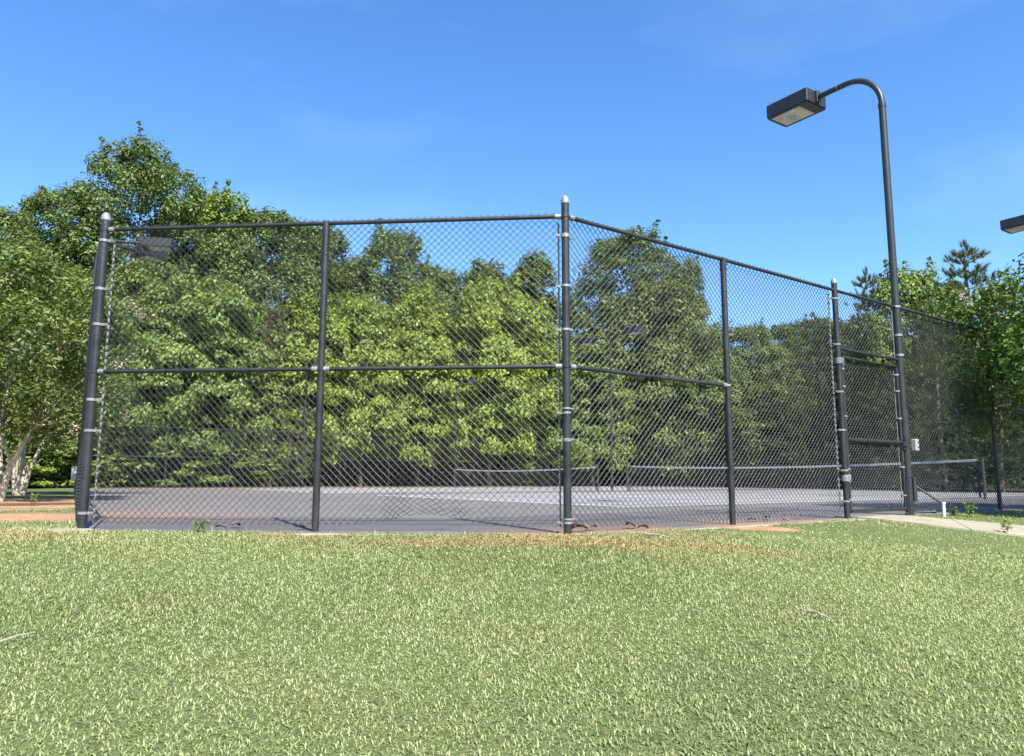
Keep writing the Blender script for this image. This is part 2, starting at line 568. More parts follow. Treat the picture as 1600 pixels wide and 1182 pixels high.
# dark seams and cracks of the slab
M['crack'] = simple('crack_filler', (0.03, 0.03, 0.032), 0.8)
for (p, q) in [(court(9.2, 2.2), court(14.5, .2)), (court(-2.6, 12), court(3.0, 1.0)), (court(4.2, .9), court(9, 16)), (court(1.4, 5.2), court(11.5, 7.9))]:
    mb = MB(); n = 26; prev = None
    for i in range(n + 1):
        c = p.lerp(q, i / n) + Vector((random.uniform(-.05, .05), random.uniform(-.05, .05)))
        d = (q - p).normalized(); nn = Vector((-d.y, d.x)) * random.uniform(.006, .016)
        cur = (R3(c - nn, .003), R3(c + nn, .003))
        if prev: mb.add([prev[0], cur[0], cur[1], prev[1]], [(0, 1, 2, 3)])
        prev = cur
    mb.build('crack', 'crack', slab, None)

# tan concrete edge of the slab along the lawn
def kerb(p, q, w0=.10):
    d = (q - p).normalized(); n = Vector((d.y, -d.x)); mb = MB(); k = 60; prev = None
    for i in range(k + 1):
        c = p.lerp(q, i / k)
        o = c + n * (w0 + .035 * math.sin(i * 1.7) * math.sin(i * .61) + random.uniform(-.012, .012))
        cur = (R3(c - n * .004, -.006), R3(o, min(ground_z(o.x, o.y), 0) - .002), R3(o, -.09))
        if prev: mb.add([prev[0], prev[1], cur[1], cur[0], prev[2], cur[2]], [(0, 1, 2, 3), (1, 4, 5, 2)])
        prev = cur
    return mb.build('kerb', 'kerb', slab, None)
kerb(PAD[0], PAD[1]); kerb(PAD[1], court(4.9, -.13), .08)

# ---- concrete walk: slabs with joints
def walk():
    pts = []
    n = 0
    # resample centre line
    acc = []
    for i in range(len(PATH_C) - 1):
        p, q = PATH_C[i], PATH_C[i + 1]
        k = max(1, int((q - p).length / 0.12))
        for j in range(k): acc.append(p.lerp(q, j / k))
    acc.append(PATH_C[-1])
    sm = [sum(acc[max(0, i - min(i, 5)):i + min(i, 5) + 1], Vector((0, 0))) / len(acc[max(0, i - min(i, 5)):i + min(i, 5) + 1]) for i in range(len(acc))]
    root = None
    mbs = []
    i = 0
    while i < len(sm) - 1:
        seg = sm[i:i + 11]
        if len(seg) < 3: break
        mb = MB(); ring = []
        for j, c in enumerate(seg):
            a = sm[max(0, i + j - 1)]; b_ = sm[min(len(sm) - 1, i + j + 1)]
            d = (b_ - a).normalized(); nn = Vector((-d.y, d.x)) * PATH_W
            if j == len(seg) - 1: c = c - d * 0.012
            l, r = c + nn, c - nn
            zl = ground_z(l.x, l.y) + 0.016; zr = ground_z(r.x, r.y) + 0.016
            ring.append([R3(l, zl), R3(r, zr), R3(r, zr - .14), R3(l, zl - .14)])
        vs = [v for r in ring for v in r]
        fs = []
        for j in range(len(ring) - 1):
            o = j * 4
            for k in range(4): fs.append((o + k, o + (k + 1) % 4, o + 4 + (k + 1) % 4, o + 4 + k))
        fs += [(3, 2, 1, 0), tuple(len(vs) - 4 + k for k in range(4))]
        mb.add(vs, [tuple(reversed(f)) for f in fs])
        mbs.append(mb)
        i += 10
    root = tag(mbs[0].build('path', 'concrete', None, None), 'pale concrete walk leading from the gate to the right', None, None, 'structure')
    for mb in mbs[1:]: mb.build('path_slab', 'concrete', root, None)
walk()

# ------------------------------------------------------------------ chain link fabric
DIA = 0.0712
def chain_mesh(name, w, h, rad=0.0027, warp=None, seed=0):
    hp = DIA / 2
    nw = max(2, int(round(w / hp))); sx = w / nw
    nh = int(round(h / hp)); sz = h / nh
    rows = np.arange(nh + 1)
    segs_p, segs_q = [], []
    for k in range(nw):
        x = (k + ((rows + k) % 2)) * sx
        z = rows * sz
        yy = np.where((rows + k) % 2 == 0, 0.002, -0.002)
        pts = np.stack([x, yy, z], -1)
        segs_p.append(pts[:-1]); segs_q.append(pts[1:])
    P = np.concatenate(segs_p); Q = np.concatenate(segs_q)
    rg = np.random.default_rng(seed)
    # slack: gentle low-frequency wander of the knuckles
    def wob(X):
        X = X.copy()
        X[:, 0] += 0.0035 * np.sin(X[:, 2] * 2.1 + seed) * np.sin(X[:, 0] * 1.7 + seed * 2)
        X[:, 2] += 0.004 * np.sin(X[:, 0] * 3.1 + seed) * (0.3 + np.clip(1 - X[:, 2], 0, 1))
        X[:, 1] += 0.010 * np.sin(X[:, 0] * 2.6 + seed * 3) * np.clip(1.0 - X[:, 2] * .8, 0, 1)
        return X
    P, Q = wob(P), wob(Q)
    if warp: P, Q = warp(P), warp(Q)
    d = Q - P; d /= np.linalg.norm(d, axis=1)[:, None]
    yv = np.array([0, 1.0, 0]); a = np.cross(d, yv); a /= np.linalg.norm(a, axis=1)[:, None]
    b = np.cross(d, a)
    n = len(P)
    vs = np.empty((n, 8, 3))
    for k in range(4):
        t = 2 * PI * (k + .5) / 4
        off = (a * math.cos(t) + b * math.sin(t)) * rad
        vs[:, k] = P + off - d * rad * .4; vs[:, 4 + k] = Q + off + d * rad * .4
    base = (np.arange(n) * 8)[:, None]
    quad = np.array([[k, (k + 1) % 4, 4 + (k + 1) % 4, 4 + k] for k in range(4)]).ravel()
    fl = (base + quad[None, :]).ravel()
    return np_mesh(name, vs.reshape(-1, 3), fl, 4, 'wire')
FAB_H = FH + 0.055 - 0.05
FAB_Z = 0.05
_fab = {}
def fabric(w, h=FAB_H, seed=0, warp=None, rad=0.0032):
    key = (round(w, 2), round(h, 2), seed, rad)
    if warp or key not in _fab:
        m = chain_mesh('chain_link_mesh', w, h, rad, warp, seed)
        if warp: return m
        _fab[key] = m
    return _fab[key]

def frame_of(p, q):
    """object matrix with x from p to q and y to the court side"""
    d = (q - p).normalized()
    return math.atan2(d.y, d.x)

def put_fabric(root, p, q, w=None, h=FAB_H, z=FAB_Z, seed=0, warp=None, inset=0.045, inner=1, rad=0.0032):
    d = (q - p); L = d.length; d.normalize()
    n = Vector((-d.y, d.x)) * inset * inner
    me = fabric(w or L, h, seed, warp, rad)
    o = link('chain_link_mesh', me, root)
    o.location = R3(p + n, z)
    o.rotation_euler = (0, 0, math.atan2(d.y, d.x))
    if w: o.scale.x = L / w
    tag(o, kind='stuff')
    return o
def band(root, p, z, r, mat='galv', h=0.024, bolt_dir=None):
    mb = MB().tube([R3(p, z - h / 2), R3(p, z + h / 2)], r + 0.006, 16)
    if bolt_dir is not None:
        b = bolt_dir.normalized()
        mb.box(R3(p + b * (r + 0.028), z), (0.055, 0.012, h), Matrix.Rotation(math.atan2(b.y, b.x), 3, 'Z'))
        nn = Vector((-b.y, b.x))
        mb.tube([R3(p + b * (r + 0.042) - nn * .022, z), R3(p + b * (r + 0.042) + nn * .022, z)], 0.006, 6)
    return mb.build('tension_band', mat, root)
def cap(root, p, z, r, mat='galv'):
    mb = MB()
    prof = [(r + .004, 0), (r + .004, .035), (r * .92, .055), (r * .65, .075), (r * .25, .086)]
    mb.tube([R3(p, z + h) for _, h in prof], [a for a, _ in prof], 16)
    return mb.build('post_cap', mat, root)
def rail(root, name, p, q, z, r=0.021, z2=None, mat='vinyl'):
    return MB().tube([R3(p, z), R3(p.lerp(q, .5), (z + (z if z2 is None else z2)) / 2), R3(q, z if z2 is None else z2)], r, 12).build(name, mat, root)
def rail_end(root, p, d, z, mat='galv', r=0.027):
    d = d.normalized()
    mb = MB().tube([R3(p, z), R3(p + d * .06, z)], r, 12)
    return mb.build('rail_end', mat, root)
def tb_ang(n):
    # flat side of the bar lies in the fence plane: along the front run or along the side run
    a = Vector((n.x, n.y)).normalized()
    return math.atan2(U.y, U.x) if abs(a.dot(U)) > abs(a.dot(dAC)) else math.atan2(dAC.y, dAC.x)
def tbar(root, p, n_off, z0, z1):
    mb = MB().box(R3(p + n_off, (z0 + z1) / 2), (0.018, 0.008, z1 - z0), Matrix.Rotation(tb_ang(n_off), 3, 'Z'))
    return mb.build('tension_bar', 'bar', root)
def post(root, p, z0, z1, r, mat='vinyl', name='post'):
    return MB().tube([R3(p, z0), R3(p, (z0 + z1) / 2), R3(p, z1)], r, 18).build(name, mat, root)
def footing(root, p, z, r=.17):
    mb = MB(); n = 14
    prof = [(1.0, -.1), (1.0, -.005), (.85, .018), (.45, .024)]
    vs, fs = [], []
    rs = [random.uniform(.8, 1.25) for _ in range(n)]
    for a, h in prof:
        for k in range(n):
            t = 2 * PI * k / n
            vs.append((p.x + r * a * rs[k] * math.cos(t), p.y + r * a * rs[k] * math.sin(t), z + h))
    for i in range(len(prof) - 1):
        for k in range(n):
            fs.append((i * n + k, i * n + (k + 1) % n, (i + 1) * n + (k + 1) % n, (i + 1) * n + k))
    fs.append(tuple((len(prof) - 1) * n + k for k in range(n)))
    return mb.add(vs, fs).build('footing', 'concrete', root)

dAC = (C - A).normalized()
FENCE_GROUP = 'runs of the tall chain link court fence'
# ---- front chamfer run A-B-C
fr = tag(empty('chain_link_fence'), 'tall black chain link fence run facing the lawn between two capped corner posts', 'fence', FENCE_GROUP)
ap = post(fr, A, -0.10, FH + .10, 0.044); cap(fr, A, FH + .10, 0.044)
cp = post(fr, C, -0.10, FH + .13, 0.038); cap(fr, C, FH + .13, 0.038)
post(fr, B, -0.10, FH + .0, 0.034)
MB().tube([R3(B, FH - .13), R3(B, FH - .02)], .0375, 14).build('loop_cap', 'vinyl', fr)
MB().tube([R3(B - dAC * .035, FH), R3(B + dAC * .035, FH)], .028, 14).build('loop_cap_ring', 'vinyl', fr)
rail(fr, 'top_rail', A + dAC * .07, C - dAC * .07, FH)
MH = 1.565
rail(fr, 'mid_rail', A + dAC * .08, B - dAC * .05, MH)
rail(fr, 'mid_rail', B + dAC * .05, C - dAC * .08, MH)
for z in (FH, MH):
    rail_end(fr, A + dAC * .05, dAC, z); rail_end(fr, C - dAC * .04, -dAC, z)
    band(fr, A, z, .044, 'vinyl', .03); band(fr, C, z, .038, 'vinyl', .03)
rail_end(fr, B - dAC * .03, -dAC, MH); rail_end(fr, B + dAC * .03, dAC, MH); band(fr, B, MH, .034, 'vinyl', .03)
nin = Vector((-dAC.y, dAC.x))
tbar(fr, A, dAC * .078 + nin * .053, .06, FH - .05)
tbar(fr, C, -dAC * .070 + nin * .053, .06, FH - .05)
for z in (.16, .97, 1.28, 2.05, 2.42, 2.93): band(fr, A, z, .044, 'galv', .026, dAC)
for z in (.10, .86, 1.47 - .35, 1.92, 2.35, 2.86): band(fr, C, z, .038, 'galv', .022, -dAC)
for z in (.55, .97, 1.95, 2.72): MB().tube([R3(B, z), R3(B, z + .008)], .0365, 14).build('wire_tie', 'vinyl', fr)
put_fabric(fr, A + dAC * .058, B, seed=1)
def bulge(X):
    X = X.copy()
    # the loose bottom edge is pushed up and outwards
    g = np.exp(-((X[:, 0] - 1.05) / .42) ** 2) * np.clip(1 - X[:, 2] / .55, 0, 1) ** 1.5
    X[:, 2] += 0.12 * g
    X[:, 1] += -0.10 * g * np.sin(X[:, 0] * 9)
    X[:, 0] += 0.025 * g * np.sin(X[:, 2] * 31 + X[:, 0] * 17)
    return X
put_fabric(fr, B, C - dAC * .050, seed=2, warp=bulge)
MB().tube([R3(A + dAC * .06 + nin * .05, .11), R3(B + nin * .05, .10), R3(C - dAC * .06 + nin * .05, .12)], .0025, 5).build('tension_wire', 'wire', fr)
footing(fr, A - dAC * .10 - nin * .05, -.01, .22)

# ---- side run C-D-E (and the transom panel over the gate)
sr = tag(empty('chain_link_fence'), 'black chain link fence run slanting back from the tallest corner post to the gate', 'fence', FENCE_GROUP)
post(sr, D_, -0.10, FH, .034)
MB().tube([R3(D_, FH - .13), R3(D_, FH - .02)], .0375, 14).build('loop_cap', 'vinyl', sr)
MB().tube([R3(D_ - U * .035, FH), R3(D_ + U * .035, FH)], .028, 14).build('loop_cap_ring', 'vinyl', sr)
post(sr, E_, -0.10, FH + .09, .037, name='gate_post'); cap(sr, E_, FH + .09, .037)
rail(sr, 'top_rail', C + U * .075, E_ - U * .05, FH)
rail(sr, 'top_rail', E_ + U * .05, F_ - U * .06, FH)
rail(sr, 'mid_rail', C + U * .085, D_ - U * .05, MH)
rail_end(sr, C + U * .045, U, FH); rail_end(sr, C + U * .045, U, MH); rail_end(sr, D_ - U * .03, -U, MH); band(sr, D_, MH, .034, 'galv', .02)
nU = V
tbar(sr, C, U * .070 + nU * .053, .06, FH - .05); tbar(sr, E_, -U * .070 + nU * .053, .06, FH - .05)
for z in (.11, .85, 1.46 - .32, 1.9, 2.33, 2.82): band(sr, C, z + .022, .0385, 'galv', .016, U)
for z in (.22, .62, 1.15, 1.66, 2.3, 2.93): band(sr, E_, z, .038, 'galv', .022, -U)
for z in (.9, 1.95, 2.5): MB().tube([R3(D_, z), R3(D_, z + .008)], .0365, 14).build('wire_tie', 'vinyl', sr)
put_fabric(sr, C + U * .050, D_, seed=3)
put_fabric(sr, D_, E_ - U * .050, seed=4)
HEAD = 2.25
rail(sr, 'gate_header', E_ + U * .05, F_ - U * .06, HEAD)
put_fabric(sr, E_ + U * .05, F_ - U * .07, h=FH - HEAD + .02, z=HEAD - .01, seed=5)
tbar(sr, F_, -U * .085 + nU * .03, HEAD, FH - .05)
MB().tube([R3(C + U * .06 + nU * .05, .11), R3(D_ + nU * .05, .13), R3(E_ - U * .06 + nU * .05, .11)], .0025, 5).build('tension_wire', 'wire', sr)

# ---- gate
gt = tag(empty('gate', R3(E_, 0), math.atan2(U.y, U.x)), 'narrow black chain link gate with a heavy middle bar beside the tall lamp post', 'gate')
GW0, GW1, GT, GB = .085, (F_ - E_).length - .115, 2.14, .09
mb = MB().tube([(GW0, 0, GB), (GW0, 0, GT)], .021, 12); mb.build('stile', 'vinyl', gt)
mb = MB().tube([(GW1, 0, GB), (GW1, 0, GT)], .021, 12); mb.build('stile', 'vinyl', gt)
for nm, z, r in (('top_bar', GT, .021), ('middle_bar', 1.03, .026), ('bottom_bar', GB, .024)):
    MB().tube([(GW0 + .0, 0, z), (GW1, 0, z)], r, 12).build(nm, 'vinyl', gt)
def gate_fab(z0, z1, seed):
    o = link('chain_link_mesh', fabric(GW1 - GW0 - .03, z1 - z0, seed), gt)
    o.location = (GW0 + .015, .03, z0); tag(o, kind='stuff')
gate_fab(GB, GT, 6)
for x in (GW0 + .032, GW1 - .032):
    MB().box((x, .03, (GB + GT) / 2), (.018, .006, GT - GB - .08)).build('tension_bar', 'bar', gt)
for z in (.28, .68, 1.38, 1.78, 2.02):
    MB().tube([(GW1, 0, z - .011), (GW1, 0, z + .011)], .027, 12).box((GW1 - .035, .012, z), (.04, .03, .02)).build('tension_band', 'galv', gt)
    MB().tube([(GW0, 0, z - .05), (GW0, 0, z - .03)], .027, 12).box((GW0 + .035, .012, z - .04), (.04, .03, .018)).build('tension_band', 'galv', gt)
for z in (.52, 2.08):
    MB().tube([(0, 0, z - .04), (0, 0, z + .04)], .049, 14).box((.055, -.01, z), (.07, .05, .06), None, .006).tube([(GW0, 0, z - .05), (GW0, 0, z + .05)], .029, 12).build('hinge', 'galv' if z < 1 else 'bar', gt)
MB().box((GW1 + .03, -.02, .98), (.09, .05, .12), None, .008).tube([(GW1 - .02, -.06, .98), (GW1 + .07, -.06, .98)], .011, 8).build('latch', 'vinyl', gt)
MB().tube([(GW1 - .0, -.03, .03), (GW1 - .0, -.03, .52)], .010, 8).tube([(GW1, -.03, .03), (GW1 - .12, -.05, .03)], .012, 8).build('drop_rod', 'vinyl', gt)

# ---- run F onwards along the side
def plain_run(label, pts, seed, rad=.0013, r=.032, mid=False, skip_first=False, corner_last=True, w=None, capmat='vinyl', bottom=.04):
    root = tag(empty('chain_link_fence'), label, 'fence', FENCE_GROUP)
    for i, p in enumerate(pts):
        end = i in (0, len(pts) - 1)
        if i == 0 and skip_first: continue
        post(root, p, -.1, FH + (.09 if end else 0), .042 if end else r)
        if end: cap(root, p, FH + .09, .042, capmat)
    for i in range(len(pts) - 1):
        p, q = pts[i], pts[i + 1]
        d = (q - p).normalized()
        rail(root, 'top_rail', p + d * .05, q - d * .0, FH)
        if mid: rail(root, 'mid_rail', p + d * .05, q - d * .05, MH)
        put_fabric(root, p, q, w=w or None, seed=seed, inner=1, h=FAB_H, rad=rad)
    return root
side_pts = [F_] + [court(9.55 + 2.9 * k, 0) for k in range(0, 8)] + [RIGHT_END]
ru = plain_run('black chain link fence run past the lamp post, shaded by the right-hand crape myrtle', side_pts, 7, .0030, skip_first=True, w=2.9)
tbar(ru, F_, U * .085 + nU * .03, .08, FH - .05)
lpts = [A + LEFT_DIR * (32.5 * k / 12) for k in range(13)]
plain_run('black chain link fence run hidden edge-on behind the left corner post', lpts, 8, skip_first=True, w=2.71)
plain_run('short distant chain link corner run at the left of the far fence', [K1, K2], 9, mid=True, skip_first=True)
fpts = [K2 + U * (31.0 * k / 10) for k in range(11)]
plain_run('long distant chain link fence along the far edge below the bright green trees', fpts, 10, mid=True, skip_first=True, w=3.1)
n_r = 12
rpts = [FAR_END.lerp(RIGHT_END, k / n_r) for k in range(n_r + 1)]
plain_run('distant chain link fence beyond the right end of the nets in front of pines', rpts, 11, mid=True, skip_first=True, w=2.5)

# ------------------------------------------------------------------ lamps
def lamp_head(root, mtx, tilt=0.0):
    L, W, Hh = .80, .54, .24
    hd = MB().box((0, 0, 0), (L, W, Hh), None, .012).build('lamp_head', 'lamp', root, 30)
    hd.matrix_local = mtx
    MB().box((.07, 0, -Hh / 2 - .006), (L - .24, W - .11, .012)).build('lens', 'lens', hd, None)
    mb = MB()
    for sy in (-1, 1): mb.box((0, sy * (W / 2 - .03), -Hh / 2 - .006), (L - .04, .045, .015))
    for x in (-L / 2 + .10, L / 2 - .035): mb.box((x, 0, -Hh / 2 - .006), (.05 if x > 0 else .16, W - .106, .0145))
    mb.build('lens_frame', 'lamp', hd, None)
    MB().box((-L / 2 - .02, 0, 0.01), (.05, .10, .20), None, .006).build('mounting_bracket', 'vinyl', hd, None)
    return hd
def court_lamp(label, base, dirs, z0=-.1, ztop=6.26, rise=.58, reach=1.05, r=.056, extras=True):
    root = tag(empty('court_lamp', R3(base, 0)), label, 'lamp post', 'tall lamp posts of the court')
    MB().tube([(0, 0, z0), (0, 0, ztop / 2), (0, 0, ztop)], [r, r * .97, r * .93], 18).build('pole', 'pole', root)
    MB().tube([(0, 0, ztop - .05), (0, 0, ztop + .02)], r * .93 + .006, 16).build('joint_collar', 'pole', root)
    for d in dirs:
        pts = []
        n = 12
        for k in range(n + 1):
            a = k / n * PI / 2
            pts.append((d.x * rise * (1 - math.cos(a)), d.y * rise * (1 - math.cos(a)), ztop + .015 + rise * math.sin(a)))
        pts.append((d.x * reach, d.y * reach, ztop + rise + .015))
        MB().tube(pts, r * .80, 14).build('arm', 'pole', root)
        if extras:
            q = rise + .12
            MB().tube([(d.x * q, d.y * q, ztop + rise + .015), (d.x * (q + .012), d.y * (q + .012), ztop + rise + .015)], r * .84, 14).build('arm_seam', 'galv', root)
        ang = math.atan2(d.y, d.x)
        mtx = Matrix.Translation((d.x * (reach + .44), d.y * (reach + .44), ztop + rise + .015)) @ Matrix.Rotation(ang, 4, 'Z')
        lamp_head(root, mtx)
    return root
l1 = court_lamp('tall dark lamp post with one box lamp head rising beside the gate', F_, [V])
for z in (.16, .55, 2.32, 2.62, FH): 
    MB().tube([(0, 0, z - .016), (0, 0, z + .016)], .064, 16).build('pole_band', 'galv' if z > 2 else 'vinyl', l1)
MB().tube([(0, 0, 1.03), (0, 0, 1.52)], .066, 16).build('pole_wrap', 'vinyl', l1)
court_lamp('lamp post whose dark box head enters the picture at the right edge', court(16.2, 0), [V])
court_lamp('distant lamp post with two opposite box heads standing between the nets', court(T_NET - .1, 17.5), [V, -V], ztop=6.0)
UA = Matrix.Rotation(math.radians(-22.5), 2) @ U; UB = Matrix.Rotation(math.radians(22.5), 2) @ U
court_lamp('lamp post behind the left corner post with two box heads side by side', Vector((-11.15, 19.30)), [UA, UB], ztop=6.25)
far_l = K2 + U * 7.1
court_lamp('distant lamp post at the far fence with its pale box head facing the camera', far_l, [-V], ztop=6.2)
court_lamp('distant lamp post in front of the bright trees, mostly hidden by leaves', K2 + U * 17.2 + V * .1, [-V], ztop=6.0)
court_lamp('distant lamp post behind the gate post by the pines', FAR_END.lerp(RIGHT_END, .50), [-U], ztop=6.1)

# switch box on the lamp post
sw = tag(empty('switch_box', R3(F_ + Vector((.09, -.03)), 1.0), math.atan2(U.y, U.x)), 'small grey latch box with two dark holes on the lamp post', 'box')
MB().box((.03, -.02, 0), (.10, .07, .17), None, .008).build('housing', 'box', sw, None)
for z in (.035, -.035): MB().tube([(.045, -.054, z), (.045, -.0605, z)], .013, 10).build('hole', 'black', sw)
# second low bracket and gate stop
gs = tag(empty('gate_stop', R3(F_ + Vector((.075, -.025)), 0)), 'white pipe stub and dark brace rod at the foot of the lamp post', 'gate stop')
d = (nCF * .75 + U * .65).normalized()
zz = ground_z(F_.x + d.x * .42, F_.y + d.y * .42)
MB().tube([(d.x * .36, d.y * .36, zz - .05), (d.x * .36, d.y * .36, .17)], .022, 12).tube([(d.x * .36, d.y * .36, .165), (d.x * .36, d.y * .36, .185)], .03, 12).build('stub', 'white', gs)
MB().tube([(0, 0, .42), (d.x * .34, d.y * .34, .17)], .014, 8).build('brace_rod', 'vinyl', gs)
MB().box((.0, 0, .36), (.05, .05, .34), None, .006).build('bracket', 'vinyl', gs, None)
MB().tube([(0, 0, .05), (.2, -.06, .05)], .016, 8).tube([(.19, -.06, .05), (.24, -.07, .05)], .024, 10).build('foot_rod', 'vinyl', gs)

# ------------------------------------------------------------------ nets
def net(label, s0, L):
    p = court(T_NET, s0)
    root = tag(empty('tennis_net', R3(p, 0), math.atan2(V.y, V.x)), label, 'tennis net', 'nets across the two courts')
    for x in (0, L):
        MB().tube([(x, 0, -.05), (x, 0, 1.07)], .038, 14).tube([(x, 0, 1.065), (x, 0, 1.085)], .043, 14).box((x + (.05 if x == 0 else -.05), 0.0, .74), (.05, .06, .12), None, .006).build('net_post', 'netpost', root)
    nl = 200
    def top(x): return 1.045 - .125 * (1 - ((x - L / 2) / (L / 2)) ** 2)
    mb = MB()
    x0, x1 = .12, L - .12
    nx_, nz_ = 270, 22
    def seg(p, q, w):
        d = (Vector(q) - Vector(p)).normalized(); a = d.cross(Vector((0, 1, 0))) * w
        b = Vector((0, w, 0)); p = Vector(p); q = Vector(q)
        mb.add([p + a, p + b, p - a - b, q + a, q + b, q - a - b], [(0, 1, 4, 3), (1, 2, 5, 4), (2, 0, 3, 5)])
    for i in range(nx_ + 1):
        x = x0 + (x1 - x0) * i / nx_
        seg((x, 0, .03), (x, 0, top(x) - .05), .0019)
    for j in range(nz_ + 1):
        for i in range(12):
            a = x0 + (x1 - x0) * i / 12; b_ = x0 + (x1 - x0) * (i + 1) / 12
            za = .03 + (top(a) - .08) * j / nz_; zb = .03 + (top(b_) - .08) * j / nz_
            seg((a, 0, za), (b_, 0, zb), .0019)
    o = mb.build('net_mesh', 'netcord', root, None); tag(o, kind='stuff')
    mb = MB()
    for i in range(24):
        a = x0 + (x1 - x0) * i / 24; b_ = x0 + (x1 - x0) * (i + 1) / 24
        for (y) in (-.008, .008):
            mb.add([(a, y, top(a) - .055), (b_, y, top(b_) - .055), (b_, y * .6, top(b_) + .008), (a, y * .6, top(a) + .008)], [(0, 1, 2, 3)])
        mb.add([(a, -.0048, top(a) + .008), (b_, -.0048, top(b_) + .008), (b_, .0048, top(b_) + .008), (a, .0048, top(a) + .008)], [(0, 1, 2, 3)])
    mb.build('top_band', 'tape', root, None)
    MB().tube([(0, 0, 1.05), (x0, 0, top(x0) - .02)], .006, 6).tube([(L, 0, 1.05), (x1, 0, top(x1) - .02)], .006, 6).build('cable', 'netpost', root)
    for x in (x0, x1): MB().box((x, 0, .52), (.045, .022, .96)).build('side_tape', 'netcord' , root, None)
net('nearer tennis net with white top band reaching to the right of the gate', 3.15, 13.5)
net('farther tennis net with white top band seen left and right of the tall corner post', 18.5, 12.4)

# ------------------------------------------------------------------ trees
def leaf_mesh(name, P, Nrm, T, size, aspect, rnd, mat):
    """rhombus leaves, folded slightly along the mid rib (2 triangles)"""
    Nrm = Nrm / np.linalg.norm(Nrm, axis=1)[:, None]
    T = T - Nrm * (T * Nrm).sum(1)[:, None]
    T /= np.linalg.norm(T, axis=1)[:, None] + 1e-9
    S = np.cross(Nrm, T)
    n = len(P); l = size[:, None]
    v = np.empty((n, 4, 3))
    v[:, 0] = P - T * l * .5
    v[:, 1] = P + S * l * aspect * .5 + Nrm * l * .10 + T * l * .05
    v[:, 2] = P + T * l * .5 - Nrm * l * .06
    v[:, 3] = P - S * l * aspect * .5 + Nrm * l * .10 + T * l * .05
    base = (np.arange(n) * 4)[:, None]
    fl = (base + np.array([0, 1, 2, 0, 2, 3])[None, :]).ravel()
    return np_mesh(name, v.reshape(-1, 3), fl, 3, mat, np.repeat(rnd, 4))
def unit(n, rg):
    v = rg.normal(size=(n, 3)); return v / np.linalg.norm(v, axis=1)[:, None]
def crown_clumps(rg, H, hb, R, prof, n, lobes=5, irr=.28):
    """clump centres: mostly near the uneven surface of the crown"""
    ph = rg.uniform(0, 2 * PI, (lobes, 3)); am = rg.uniform(.4, 1, lobes)
    out = []
    while len(out) < n:
        h = rg.uniform(0, 1) ** .9
        az = rg.uniform(0, 2 * PI)
        r = prof(h)
        irrv = sum(am[i] * math.sin((i % 3 + 1) * az + ph[i, 0] + h * (3 + 2 * i) + ph[i, 1]) for i in range(lobes)) / lobes
        r = r * (1 + irr * 1.6 * irrv)
        if rg.uniform(0, 1) > .25 + .75 * max(r, 0.05): continue
        k = 1 - .75 * rg.uniform(0, 1) ** 2.2
        out.append((R * r * k * math.cos(az), R * r * k * math.sin(az), hb + (H - hb) * h, k))
    return np.array(out)
